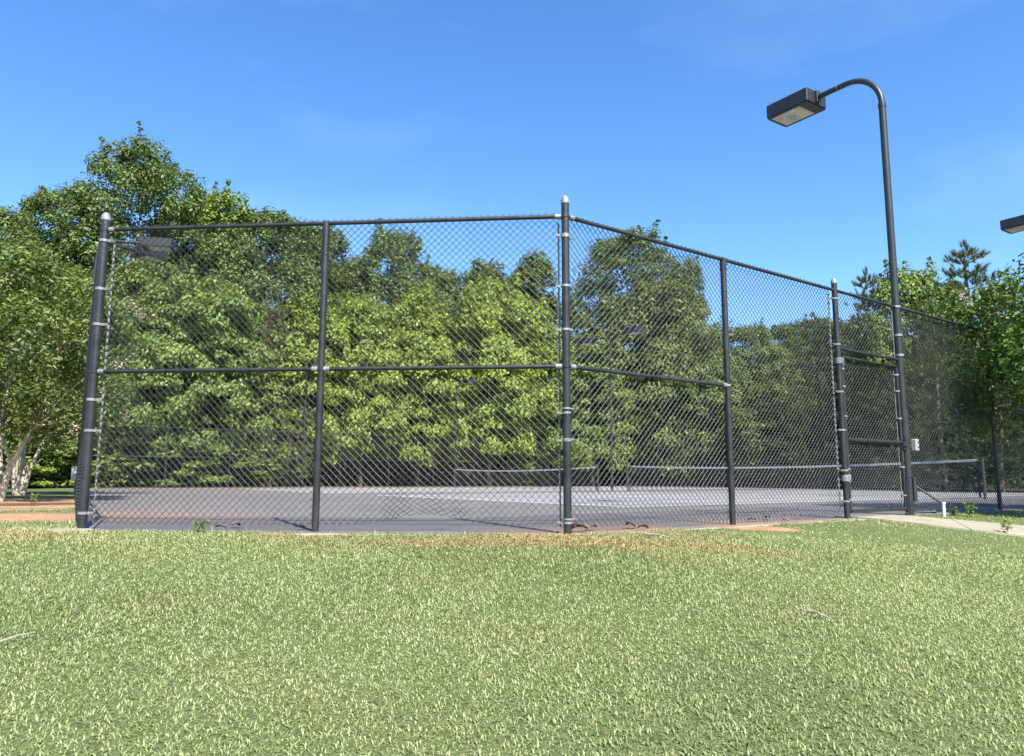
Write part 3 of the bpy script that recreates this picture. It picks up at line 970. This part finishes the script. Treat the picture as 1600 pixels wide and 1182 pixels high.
def broad_tree(name, seed, H, hb, R, prof, n_cl, n_leaf, cl_r, leaf, flat=.55, droop=.3, irr=.28, aspect=.62, trunk_r=.2):
    rg = np.random.default_rng(seed)
    cl = crown_clumps(rg, H, hb, R, prof, n_cl, irr=irr)
    nl = n_leaf
    m = len(cl)
    cr = cl_r * rg.uniform(.55, 1.35, m)
    # leading shoots that stand out of the crown
    hi_ = cl[(cl[:, 3] > .7) & (cl[:, 2] > hb + (H - hb) * .45)]
    sh, sr_ = [], []
    for c in hi_[rg.permutation(len(hi_))[:26]]:
        o = np.array([c[0] * .10, c[1] * .10, 1.0]); o /= np.linalg.norm(o)
        L = cl_r * rg.uniform(.7, 1.45)
        for q in range(4):
            sh.append(np.append(c[:3] + o * L * (q + 1) / 4 + rg.normal(size=3) * .08, 1.0)); sr_.append(cl_r * (.50 - .09 * q))
    cl = np.concatenate([cl, np.array(sh)]); cr = np.concatenate([cr, np.array(sr_)])
    m = len(cl)
    cnt = np.maximum(20, (nl * (cr / cl_r) ** 2).astype(int))
    ci = np.repeat(np.arange(m), cnt)
    n = len(ci)
    d = unit(n, rg)
    rad = rg.uniform(0, 1, n) ** .45
    off = d * rad[:, None] * cr[ci][:, None]
    off[:, 2] *= flat
    off[:, 2] -= droop * (np.hypot(off[:, 0], off[:, 1]) ** 2) / (cr[ci] + .01) * .5
    P = cl[ci, :3] + off
    outw = P - np.array([0, 0, hb + (H - hb) * .4]); outw /= np.linalg.norm(outw, axis=1)[:, None] + 1e-6
    Nn = .55 * d + .35 * outw + np.array([0, 0, .45]) + .55 * unit(n, rg)
    T = unit(n, rg) + outw * .6 + np.array([0, 0, -.5])
    size = leaf * rg.uniform(.6, 1.3, n)
    clr = rg.uniform(0, 1, m)
    rnd = np.clip(.30 * clr[ci] + .55 * rg.uniform(0, 1, n) + .12 * rad, 0, 1)
    me_c = leaf_mesh(name + '_crown', P, Nn, T, size, aspect, rnd, 'leaf')
    # trunk and limbs
    mb = MB()
    zt = hb + (H - hb) * .82
    k = 9
    tp = [Vector((.12 * math.sin(i * 1.1 + seed) * i / k * R * .3, .12 * math.cos(i * .9 + seed) * i / k * R * .3, -.3 + (zt + .3) * i / k)) for i in range(k + 1)]
    mb.tube(tp, [trunk_r * (1 - .85 * i / k) * (1.35 if i == 0 else 1) for i in range(k + 1)], 9)
    order = rg.permutation(m)[:min(m, 42)]
    for j in order:
        c = Vector(cl[j, :3])
        hz = max(hb * .55, c.z - .55 * math.hypot(c.x, c.y) - .4)
        f = min(1, max(0, (hz + .3) / (zt + .3))) * k
        i0 = min(k - 1, int(f)); b0 = tp[i0].lerp(tp[i0 + 1], f - i0)
        r0 = trunk_r * (1 - .85 * f / k) * .5
        mid = b0.lerp(c, .55) + Vector((0, 0, .12 * (c - b0).length))
        mb.tube([b0, mid, c], [max(.025, r0), max(.018, r0 * .55), .012], 5, caps=False)
    me_t = mb.mesh(name + '_trunk', 'bark', 60)
    return me_t, me_c
def pine_tree(name, seed, H, hb, R, n_whorl=16, leaf=.30, dens=1.0, per=46):
    rg = np.random.default_rng(seed)
    mb = MB()
    k = 8
    tp = [Vector((.1 * math.sin(i + seed), .1 * math.cos(i * .8 + seed), -.3 + (H + .1) * i / k)) for i in range(k + 1)]
    mb.tube(tp, [.17 * (1 - .93 * i / k) for i in range(k + 1)], 8)
    cen, dirs = [], []
    for w in range(n_whorl):
        h = (w + rg.uniform(-.3, .3)) / n_whorl
        h = min(max(h, 0), .985)
        z = hb + (H - hb) * h
        L = R * (1 - h) ** .7 * rg.uniform(.75, 1.15) + .35
        nb = int(rg.integers(5, 8))
        for b in range(nb):
            az = 2 * PI * (b + rg.uniform(-.3, .3)) / nb + w
            l = L * rg.uniform(.65, 1.1)
            up = .15 + .75 * h
            tip = Vector((math.cos(az) * l, math.sin(az) * l, l * up * .55))
            f = min(k - .001, max(0, (z + .3) / (H + .1) * k)); i0 = int(f)
            b0 = tp[i0].lerp(tp[i0 + 1], f - i0)
            mb.tube([b0, b0 + tip * .5 - Vector((0, 0, .05 * l)), b0 + tip], [.035 * (1 - h) + .012, .015, .006], 4, caps=False)
            nt_ = max(4, int(l * 7 * dens))
            for q in range(nt_):
                s = .30 + .75 * (q + rg.uniform(0, 1)) / nt_
                sd = rg.normal(size=3) * .17 * l * (1.15 - s * .5)
                c = np.array(b0 + tip * s) + sd * np.array([1, 1, .5])
                cen.append(c)
                dd = np.array(tip.normalized()) * .7 + np.array([0, 0, .75]) + rg.normal(size=3) * .3
                dirs.append(dd / np.linalg.norm(dd))
    for _ in range(4):
        cen.append(np.array(tp[-1]) + rg.normal(size=3) * .08); dirs.append(np.array([0, 0, 1.0]))
    cen, dirs = np.array(cen), np.array(dirs)
    m = len(cen)
    ci = np.repeat(np.arange(m), per); n = len(ci)
    dv = dirs[ci] + .62 * unit(n, rg); dv /= np.linalg.norm(dv, axis=1)[:, None]
    ln = leaf * rg.uniform(.6, 1.15, n)[:, None]
    st = cen[ci] + dirs[ci] * rg.uniform(-.16, .12, n)[:, None]
    sdv = np.cross(dv, unit(n, rg)); sdv /= np.linalg.norm(sdv, axis=1)[:, None]
    w = .011
    v = np.empty((n, 3, 3)); v[:, 0] = st - sdv * w; v[:, 1] = st + sdv * w; v[:, 2] = st + dv * ln
    rnd = np.repeat(np.clip(.45 * rg.uniform(0, 1, m)[ci] + .5 * rg.uniform(0, 1, n), 0, 1), 3)
    me_c = np_mesh(name + '_crown', v.reshape(-1, 3), np.arange(n * 3), 3, 'needle', rnd)
    return mb.mesh(name + '_trunk', 'bark', 60), me_c

egg = lambda h: max(0.0, 1 - abs((h - .50) / .53) ** 3.2) ** .8
dome = lambda h: math.sqrt(max(0, 1 - ((h - .38) / .63) ** 2)) if h > .0 else 0
col_ = lambda h: (max(0, 1 - ((h - .35) / .68) ** 2)) ** .55
skirt = lambda h: (1.0 - h ** 2.2) ** .6 * (.82 + .18 * min(1, h * 5))
VAR = {}
VAR['tall_a'] = broad_tree('tall_a', 1, 22, 3.0, 5.6, egg, 400, 150, 1.05, .27, .70, .2, .20)
VAR['tall_b'] = broad_tree('tall_b', 2, 19, 2.5, 5.0, col_, 340, 145, 1.0, .265, .70, .2, .26)
VAR['narrow'] = broad_tree('narrow', 3, 17, 1.5, 2.7, col_, 200, 135, .8, .25, .75, .2, .26)
VAR['front_a'] = broad_tree('front_a', 4, 12.5, 1.6, 4.6, skirt, 290, 135, .98, .255, .42, .5, .30)
VAR['front_b'] = broad_tree('front_b', 5, 11.0, 2.0, 4.4, dome, 270, 135, .93, .25, .42, .5, .34)
VAR['front_c'] = broad_tree('front_c', 6, 12.0, .6, 4.9, dome, 310, 135, .98, .24, .50, .4, .22)
VAR['bush'] = broad_tree('bush', 8, 4.2, .1, 2.4, dome, 70, 110, .62, .24, .5, .4, .3, trunk_r=.07)
VAR['pine_a'] = pine_tree('pine_a', 21, 13, .8, 3.0, 19)
VAR['pine_b'] = pine_tree('pine_b', 22, 10, .4, 2.5, 15)

CAMV = Vector((0, 0, .502))
def place_tree(kind, px, dist, height, width=None, color=(.07, .12, .03), label='', cat='tree', group='trees beyond the court', name='broadleaf_tree', rz=None, z=0.0):
    """stand a tree at bearing px (photo column used only to write the bearing down) and distance; height in metres"""
    tb = (px - 800) / 1160
    x, y = tb * dist, dist
    me_t, me_c = VAR[kind]
    h0 = HC[kind] if kind in HC else float(np.percentile(np.array([v.co.z for v in me_c.vertices]), 99.7))
    HC[kind] = h0
    s = height / h0
    sw = s if width is None else width / WID[kind]
    root = tag(empty(name, (x, y, z), rz if rz is not None else random.uniform(0, 6.28)), label, cat, group)
    root.scale = (sw, sw, s)
    t = link('trunk', me_t, root)
    c = link('crown', me_c, root)
    c.color = tuple(color) + (1,)
    return root
HC = {}
WID = {'tall_a': 11.5, 'tall_b': 10, 'narrow': 5.6, 'front_a': 9.4, 'front_b': 9, 'front_c': 10, 'bush': 4.8, 'pine_a': 6.2, 'pine_b': 5.2}

DK = (.106, .148, .052); MD = (.126, .178, .056); LT = (.150, .208, .055); YG = (.190, .250, .046); OL = (.118, .152, .044)
PN = (.085, .115, .045); PG = (.12, .12, .07)
# height from skyline row: h = .5 + (748-y)/1160*dist
def hy(y, dist): return .5 + (748 - y) / 1160 * dist
TREES = [
 # kind, px, dist, top row, width, colour, label
 ('tall_a', 192, 50, 208, 10.0, DK, 'tallest dark green tree with rounded top behind the left corner post'),
 ('tall_a', 75, 47, 282, 7.5, DK, 'dark green tree left of the tallest tree'),
 ('tall_b', -20, 49, 318, 8.5, DK, 'dark green tree at the left edge behind the crape myrtles'),
 ('tall_a', 285, 53, 290, 8.0, MD, 'green tree under the right shoulder of the tallest tree'),
 ('narrow', 345, 50, 285, 5.0, LT, 'slim lighter green tree poking above the fence rail'),
 ('tall_a', 425, 52, 325, 10.0, DK, 'dark tree whose top meets the fence rail beside the line post'),
 ('tall_b', 490, 56, 345, 8.0, DK, 'dark tree just behind the top of the line post'),
 ('tall_b', 610, 58, 352, 8.4, DK, 'pointed dark green tree rising in the middle of the front fence run'),
 ('tall_a', 680, 62, 415, 9.0, MD, 'lower hazy tree in the dip of the treeline'),
 ('narrow', 752, 60, 402, 6.5, DK, 'twin-topped dark tree left of the column tree'),
 ('narrow', 832, 58, 390, 5.2, DK, 'column-shaped dark tree just left of the tall corner post'),
 ('tall_a', 800, 63, 428, 8.5, MD, 'lower green tree filling the gap left of the column tree'),
 ('tall_a', 545, 60, 398, 8.0, DK, 'dark rounded tree between the line post and the pointed tree'),
 ('tall_a', 985, 60, 352, 10.5, DK, 'broad dark green tree rising above the slanting rail'),
 ('narrow', 1087, 60, 398, 3.0, DK, 'small spire of a tree right of the broad dark tree'),
 ('front_c', 1035, 56, 428, 11.0, OL, 'big rounded olive green tree behind the distant twin lamp'),
 ('tall_b', 1180, 56, 505, 6.0, MD, 'low green tree right of the slanting line post'),
 ('front_b', 1235, 50, 560, 5.0, OL, 'low olive bushy tree left of the gate post'),
 ('front_c', 1440, 40, 405, 7.0, LT, 'leafy green tree right of the tall lamp pole'),
 ('front_a', 200, 43, 420, 8.0, LT, 'light green leafy tree just right of the left corner post'),
 ('front_b', 300, 44, 430, 8.0, LT, 'mid green tree in the left bay of the fence'),
 ('front_c', 110, 41, 470, 8.0, MD, 'mid green tree behind the crape myrtle trunks'),
 ('front_a', 385, 47, 500, 7.0, LT, 'lower bright tree left of the line post'),
 ('front_a', 470, 49, 455, 7.6, YG, 'yellow green layered tree behind the line post'),
 ('front_b', 565, 50, 462, 7.0, YG, 'yellow green tree right of the line post'),
 ('front_a', 655, 52, 448, 7.6, YG, 'bright yellow green tree in the middle of the right bay'),
 ('front_b', 765, 52, 436, 8.4, YG, 'brightest yellow green tree near the tall corner post'),
 ('front_c', 850, 56, 500, 7.0, LT, 'bright green tree directly behind the tall corner post'),
 ('front_a', 925, 54, 520, 7.0, LT, 'light green tree right behind the tall corner post at lamp height'),
 ('front_b', 1120, 53, 560, 6.5, MD, 'low mid green tree behind the slanting line post'),
 ('front_a', 1205, 48, 600, 6.5, OL, 'low olive tree between line post and gate post'),
 ('front_c', 20, 38, 520, 8.0, MD, 'mid green tree at the far left behind the crape myrtles'),
]
for (k, px, d, y, w, c, lab) in TREES:
    place_tree(k, px, d, hy(y, d), w, c, lab)
PINES = [
 ('pine_a', 425, 46, 478, 4.6, PG, 'grey brown pine left of the line post'),
 ('pine_a', 1280, 43, 492, 5.0, PN, 'pine tree left of the gate post'),
 ('pine_b', 1320, 44, 560, 4.5, PN, 'short pine directly behind the gate post'),
 ('pine_a', 1368, 40, 420, 4.6, PN, 'slender pine beside the tall lamp pole'),
 ('pine_a', 1530, 36, 376, 6.0, PN, 'tall pine rising above the right-hand crape myrtle'),
 ('pine_b', 1470, 34, 470, 5.0, PN, 'bushy pine behind the fence right of the gate'),
 ('pine_a', 1600, 33, 440, 5.2, PN, 'pine at the right edge behind the crape myrtle'),
 ('pine_b', 1400, 38, 560, 4.8, PN, 'low pine seen through the gate'),
 ('pine_b', 1560, 30, 560, 4.6, PN, 'low pine behind the shaded fence post at right'),
 ('pine_b', 1100, 52, 610, 4.4, PN, 'small pine behind the slanting line post'),
 ('pine_a', 1660, 31, 420, 5.2, PN, 'pine just beyond the right edge'),
]
for (k, px, d, y, w, c, lab) in PINES:
    place_tree(k, px, d, hy(y, d), w, c, lab, group='pines beyond the court', name='pine_tree')
# deeper rows of the wood that close the gaps low down
random.seed(5)
for i in range(22):
    px = -150 + i * 92 + random.uniform(-30, 30)
    d = 66 + random.uniform(-3, 9) - (14 if px > 1250 else 0)
    y = 520 + random.uniform(-20, 40)
    if px > 1700: continue
    place_tree(('tall_b', 'tall_a', 'front_c')[i % 3], px, d, hy(y, d), 9.5, DK, 'dark tree deep in the wood seen only through gaps between the front trees', group='trees deep in the wood')
# low bushes along the wood's edge
BUSH = [(60, 40, 690), (105, 39, 672), (165, 42, 690), (250, 43, 676), (330, 45, 690), (400, 46, 705), (905, 58, 690), (985, 57, 668), (1060, 57, 662), (1180, 50, 690), (1290, 46, 680), (815, 57, 705), (20, 36, 690), (1225, 48, 650)]
BWHERE = ['seen between the crape myrtle trunks and the corner post', 'just left of the left corner post', 'just right of the left corner post behind the fence',
  'behind the leftmost distant fence posts', 'in the middle of the left bay beyond the court', 'left of the line post at the far fence', 'right of the tall corner post beyond the net',
  'behind the foot of the distant twin lamp', 'behind the left end of the nearer net', 'between the slanting line post and the gate post', 'left of the gate post beyond the nearer net',
  'left of the tall corner post beyond the farther net', 'at the left edge behind the crape myrtle trunks', 'with a taller crown left of the gate post']
for i, (px, d, y) in enumerate(BUSH):
    place_tree('bush', px, d, hy(y, d), 5.0, LT if px < 450 else MD, 'low leafy bush ' + BWHERE[i], 'bush', 'bushes along the far fence', 'bush')
# ivy-dark undergrowth of the wood
rg = np.random.default_rng(77)
n = 26000
uy = rg.uniform(0, 1, n)
bx = rg.uniform(-.82, .82, n)
dist = 58 + 20 * uy - np.where(bx > .40, 14, 0) - np.where(bx < -.35, 9, 0)
P = np.stack([bx * dist, dist, rg.uniform(0, 1, n) ** 1.6 * 4.5], -1)
ug = link('undergrowth', leaf_mesh('undergrowth', P, unit(n, rg) + np.array([0, -.3, .6]), unit(n, rg), rg.uniform(.3, .7, n), .6, rg.uniform(0, 1, n), 'leaf'))
ug.color = DK + (1,)
tag(ug, 'dark tangled undergrowth in the shade of the wood', None, None, 'stuff')

# ------------------------------------------------------------------ crape myrtles in front
def myrtle(label, x, y, H, R, seed, stems, hb, color, ncl=150, leaf=.105, z=0.0, lean=(0, 0)):
    rg = np.random.default_rng(seed)
    root = tag(empty('crape_myrtle', (x, y, z)), label, 'tree', 'crape myrtles in front of the court fence')
    cl = crown_clumps(rg, H, hb, R, dome, ncl, irr=.30)
    cl[:, 0] += lean[0] * cl[:, 2] / H; cl[:, 1] += lean[1] * cl[:, 2] / H
    m = len(cl)
    cnt = 190
    ci = np.repeat(np.arange(m), cnt); n = len(ci)
    d = unit(n, rg)
    cr = (.46 * rg.uniform(.6, 1.3, m))[ci]
    off = d * (rg.uniform(0, 1, n) ** .5 * cr)[:, None]
    P = cl[ci, :3] + off
    Nn = .5 * d + np.array([0, 0, .5]) + .6 * unit(n, rg)
    T = d + unit(n, rg) * .6 + np.array([0, 0, .2])
    rnd = np.clip(.35 * rg.uniform(0, 1, m)[ci] + .6 * rg.uniform(0, 1, n), 0, 1)
    c = link('crown', leaf_mesh('crape_crown', P, Nn, T, leaf * rg.uniform(.6, 1.3, n), .5, rnd, 'leaf'), root)
    c.color = tuple(color) + (1,)
    order = rg.permutation(m)
    mb = MB()
    tips = []
    for s_ in range(stems):
        az = 2 * PI * s_ / stems + rg.uniform(-.4, .4)
        b0 = Vector((.07 * math.cos(az), .07 * math.sin(az), -.15))
        p1 = Vector((.22 * math.cos(az), .22 * math.sin(az), hb * .45))
        p2 = Vector((.55 * math.cos(az + .3), .55 * math.sin(az + .3), hb * 1.0))
        p3 = Vector((.95 * math.cos(az + .1), .95 * math.sin(az + .1), hb + (H - hb) * .45))
        mb.tube([b0, p1, p2, p3], [.085, .060, .045, .025], 9)
        tips += [p1, p2, p3]
    mb.build('trunk', 'myrtle_bark', root, 60)
    mb = MB()
    for j in order[:60]:
        cc = Vector(cl[j, :3]); b0 = min(tips, key=lambda t: (t - cc).length + (3 if t.z > cc.z else 0))
        mid = b0.lerp(cc, .5) + Vector((0, 0, .1))
        mb.tube([b0, mid, cc], [.024, .015, .006], 5, caps=False)
    mb.build('limb', 'myrtle_bark', root, 60)
    # pinkish flower panicles
    k = 10
    top = [j for j in order if cl[j, 3] > .8][:k]
    fp, fn, ft, fs_ = [], [], [], []
    for j in top:
        o = Vector(cl[j, :3]); outd = Vector((o.x, o.y, (o.z - hb - 1) * .7)).normalized()
        c0 = np.array(o + outd * .42)
        q = 45
        fp.append(c0 + rg.normal(size=(q, 3)) * np.array([.06, .06, .09])); fn.append(unit(q, rg)); ft.append(unit(q, rg)); fs_.append(rg.uniform(.03, .06, q))
    link('blossom', leaf_mesh('blossom', np.concatenate(fp), np.concatenate(fn), np.concatenate(ft), np.concatenate(fs_), .9, np.full(k * 45, .5), 'flower'), root)
    return root
MY = (.118, .160, .050)
myrtle('crape myrtle with forked pale trunks at the left edge', -11.0, 16.0, 5.3, 2.3, 31, 4, 1.55, MY, 210)
myrtle('crape myrtle with smooth twin trunks standing in red clay left of the fence', -14.3, 21.8, 6.9, 2.35, 32, 4, 1.7, MY, 230)
myrtle('crape myrtle reaching over the slanting fence from the right edge', 9.75, 11.4, 4.35, 2.6, 33, 5, 1.9, (.095, .15, .035), 200, z=ground_z(9.75, 11.4))

# ------------------------------------------------------------------ grass
def make_grass():
    rg = np.random.default_rng(3)
    def sample(n, y0, y1, pw):
        y = y0 + (y1 - y0) * rg.uniform(0, 1, n) ** pw
        x = rg.uniform(-1, 1, n) * (.80 * y + 1.0)
        return x, y
    x1, y1 = sample(500000, 2.3, 7.6, .62)
    x2, y2 = sample(160000, 6.4, 14.5, 1.3)
    x = np.concatenate([x1, x2]); y = np.concatenate([y1, y2])
    sd = poly_sd(x, y, PAD)
    keep = (sd > .05 + .05 * rg.uniform(-1, 1, len(x))) & (path_dist(x, y) > PATH_W + .0 + .03 * rg.uniform(-1, 1, len(x)))
    cl = clay_np(x, y)
    bare = cl * 1.15 + .16 * np.sin(x * 2.1 + 1) * np.sin(y * 2.7) + rg.normal(size=len(x)) * .12
    keep &= bare < .55
    keep &= ~((y > 9.5) & (x < 0) & (rg.uniform(0, 1, len(x)) < .35))
    x, y, cl = x[keep], y[keep], cl[keep]
    n = len(x)
    z = ground_np(x, y) - .006
    lenv = .020 * rg.uniform(.4, 1.7, n) * (1 + .20 * np.sin(x * 1.9) * np.sin(y * 2.3 + x))
    # weeds at the fence foot grow taller
    edge = (np.abs(poly_sd(x, y, PAD)) < .10) & (rg.uniform(0, 1, n) < .25)
    lenv = np.where(edge, lenv * 2.0, lenv)
    wv = .0030 * rg.uniform(.7, 1.4, n) * (1 + np.clip(y - 5, 0, 6) * .08)
    az = rg.uniform(0, 2 * PI, n)
    tilt = rg.uniform(.4, 1.9, n)
    dx, dy = np.cos(az), np.sin(az)
    base = np.stack([x, y, z], -1)
    side = np.stack([-dy, dx, np.zeros(n)], -1) * wv[:, None]
    out_ = np.stack([dx, dy, np.zeros(n)], -1)
    up = np.array([0, 0, 1.0])
    mid = base + (out_ * np.sin(tilt * .55)[:, None] + up * np.cos(tilt * .55)[:, None]) * (lenv * .55)[:, None]
    tip = mid + (out_ * np.sin(tilt * 1.15)[:, None] + up * np.cos(tilt * 1.15)[:, None]) * (lenv * .55)[:, None]
    v = np.empty((n, 4, 3))
    v[:, 0] = base; v[:, 1] = mid + side; v[:, 2] = tip; v[:, 3] = mid - side
    fl = ((np.arange(n) * 4)[:, None] + np.array([0, 1, 3, 3, 1, 2])[None, :]).ravel()
    patch = .5 + .25 * np.sin(x * 1.1 + 2 * np.sin(y * .9)) * np.sin(y * 1.3 + x * .4) + .15 * np.sin(x * 4.3 + y * 1.7) * np.sin(y * 3.9)
    rnd = np.clip(.08 + .45 * patch + .75 * rg.uniform(0, 1, n) ** 1.3, 0, 1)
    me = np_mesh('grass', v.reshape(-1, 3), fl, 3, 'grass', np.repeat(rnd, 4))
    dry = np.clip(cl * 1.4 + .8 * np.exp(-((x - .2) / 1.8) ** 2 - ((y - 6.45) / .35) ** 2) + .75 * np.exp(-((x + 5.2) / 1.5) ** 2 - ((y - 6.9) / .6) ** 2) + .10 * rg.normal(size=n) + .42 * np.clip(np.sin(x * 2.3 + 1.4 * np.sin(y * 1.9)) * np.sin(y * 3.1 + x * .8 + 1.0) - .35, 0, 1) + .8 * (rg.uniform(0, 1, n) < .04), 0, 1)
    a = me.attributes.new('dry', 'FLOAT', 'POINT')
    a.data.foreach_set('value', np.repeat(dry, 4).astype(np.float32))
    o = link('grass', me)
    o.color = (.196, .240, .100, 1)
    return tag(o, 'short pale green lawn grass in the foreground', None, None, 'stuff')
# dry straw colour mixed in by attribute
_nt = M['grass'].node_tree
_b = [n_ for n_ in _nt.nodes if n_.type == 'BSDF_PRINCIPLED'][0]
_src = _b.inputs['Base Color'].links[0].from_socket
_at = N(_nt, 'ShaderNodeAttribute'); _at.attribute_name = 'dry'
_nt.links.new(mix(_nt, _at.outputs['Fac'], _src, (.40, .29, .14)), _b.inputs['Base Color'])
make_grass()

# ------------------------------------------------------------------ small litter on the ground
def stick(label, p0, p1, r, bend=.03, name='stick', mat='stick'):
    a = Vector((p0[0], p0[1], ground_z(*p0) + .03)); b_ = Vector((p1[0], p1[1], ground_z(*p1) + .032))
    root_loc = a
    pts = [Vector((0, 0, 0)), (b_ - a) * .35 + Vector((bend, 0, .008)), (b_ - a) * .7 + Vector((-bend * .4, bend * .5, .006)), b_ - a]
    o = MB().tube(pts, [r, r * .9, r * .7, r * .35], 7).build(name, mat)
    o.location = root_loc
    return tag(o, label, 'stick')
def on_ground(px, py):
    """bearing + depression of a thing in the lawn -> its place on the slope"""
    p = math.radians(7.73)
    a = (px - 800) / 1160; b_ = (591 - py) / 1160
    d = Vector((a, math.cos(p) - b_ * math.sin(p), math.sin(p) + b_ * math.cos(p)))
    lo, hi = .5, 60.0
    for _ in range(60):
        m = (lo + hi) / 2
        q = CAMV + d * m
        if q.z > ground_z(q.x, q.y): lo = m
        else: hi = m
    q = CAMV + d * lo
    return (q.x, q.y)
stick('short broken grey stick lying in the right half of the lawn', on_ground(1263, 962), on_ground(1300, 975), .009, .01)
stick('thin pale twig lying in the grass at the left edge', on_ground(-30, 1022), on_ground(56, 999), .006, .02)
stick('straight pale stick in the grass in front of the slanting fence', on_ground(1008, 840), on_ground(1046, 845), .010, .0)
def dead_leaf(label, p, s, rz, tilt):
    mb = MB()
    n = 6
    vs, fs = [], []
    for i in range(n + 1):
        t = i / n
        w = .38 * math.sin(PI * (t * .92 + .04)) * s
        z = .25 * s * math.sin(t * PI) * .6 + .1 * s * t
        vs += [((t - .5) * s, -w, z + .16 * s), ((t - .5) * s, 0, z), ((t - .5) * s, w, z + .12 * s)]
    for i in range(n):
        o = i * 3
        fs += [(o, o + 3, o + 4, o + 1), (o + 1, o + 4, o + 5, o + 2)]
    o = mb.add(vs, fs).build('dead_leaf', 'dead_leaf', None, 60)
    o.location = (p[0], p[1], max(ground_z(*p), 0 if float(poly_sd(np.array([p[0]]), np.array([p[1]]), PAD)[0]) < 0 else -9) + .012)
    o.rotation_euler = (tilt, .2, rz)
    return tag(o, label, 'dead leaf', 'dead leaves at the foot of the fence')
LV = [(345, 829, .11), (368, 826, .13), (905, 832, .20), (925, 829, .14), (985, 826, .17), (1005, 829, .12), (1200, 812, .16), (1175, 815, .10), (1250, 810, .11), (1228, 815, .08), (470, 829, .10)]
LWHERE = ['left of a bigger one under the left bay', 'right of a smaller one under the left bay', 'largest, just right of the tall corner post', 'second from the tall corner post on its right',
  'long one midway between corner post and slanting line post', 'small one right of the long leaf under the slanting fence', 'largest between slanting line post and gate post', 'nearest the slanting line post on its right',
  'nearest the gate post', 'smallest, left of the gate post', 'at the foot of the line post']
for i, (px, py, s) in enumerate(LV):
    dead_leaf('curled brown dead leaf ' + LWHERE[i], on_ground(px, py), s, i * 1.3, .2 * math.sin(i))
# pale box fixed to the left lamp pole
sg = tag(empty('control_box', (-11.21, 19.22, 0)), 'small pale box peeking out left of the corner post', 'box')
MB().box((0, 0, .62), (.15, .10, .34), None, .006).build('housing', 'sign', sg, None)
MB().box((.07, .05, .62), (.10, .03, .10)).build('bracket', 'vinyl', sg, None)
# small weeds by the walk and at the fence foot
def weed(label, p, h, nl, seed):
    rg = np.random.default_rng(seed)
    z = ground_z(*p)
    root = tag(empty('weed', (p[0], p[1], z)), label, 'weed', 'weeds beside the walk')
    mb = MB(); P, Nn, T = [], [], []
    for i in range(4):
        az = rg.uniform(0, 6.28); tip = Vector((math.cos(az) * h * .4, math.sin(az) * h * .4, h * rg.uniform(.7, 1.1)))
        mb.tube([Vector((0, 0, -.02)), tip * .5 + Vector((0, 0, .02)), tip], [.004, .003, .002], 5)
        for q in range(nl):
            c = np.array(tip) * rg.uniform(.3, 1.05) + rg.normal(size=3) * .022
            P.append(c); Nn.append(rg.normal(size=3) * .5 + np.array([0, 0, .8])); T.append(rg.normal(size=3))
    mb.build('stem', 'stick', root)
    n = len(P)
    c = link('leaves', leaf_mesh('weed_leaves', np.array(P), np.array(Nn), np.array(T), rg.uniform(.03, .06, n), .55, rg.uniform(0, 1, n), 'leaf'), root)
    c.color = (.10, .16, .04, 1)
weed('upright weed growing through the near edge of the concrete walk', on_ground(1577, 834), .17, 16, 1)
weed('leafy weed clump in the grass strip behind the walk', on_ground(1515, 806), .22, 30, 2)
weed('low weed clump right of the lamp post foot', on_ground(1490, 805), .12, 22, 3)
weed('small weed standing in front of the left bay of the fence', on_ground(316, 834), .10, 12, 4)
weed('lone weed in the clay left of the corner post', on_ground(50, 792), .25, 20, 5)
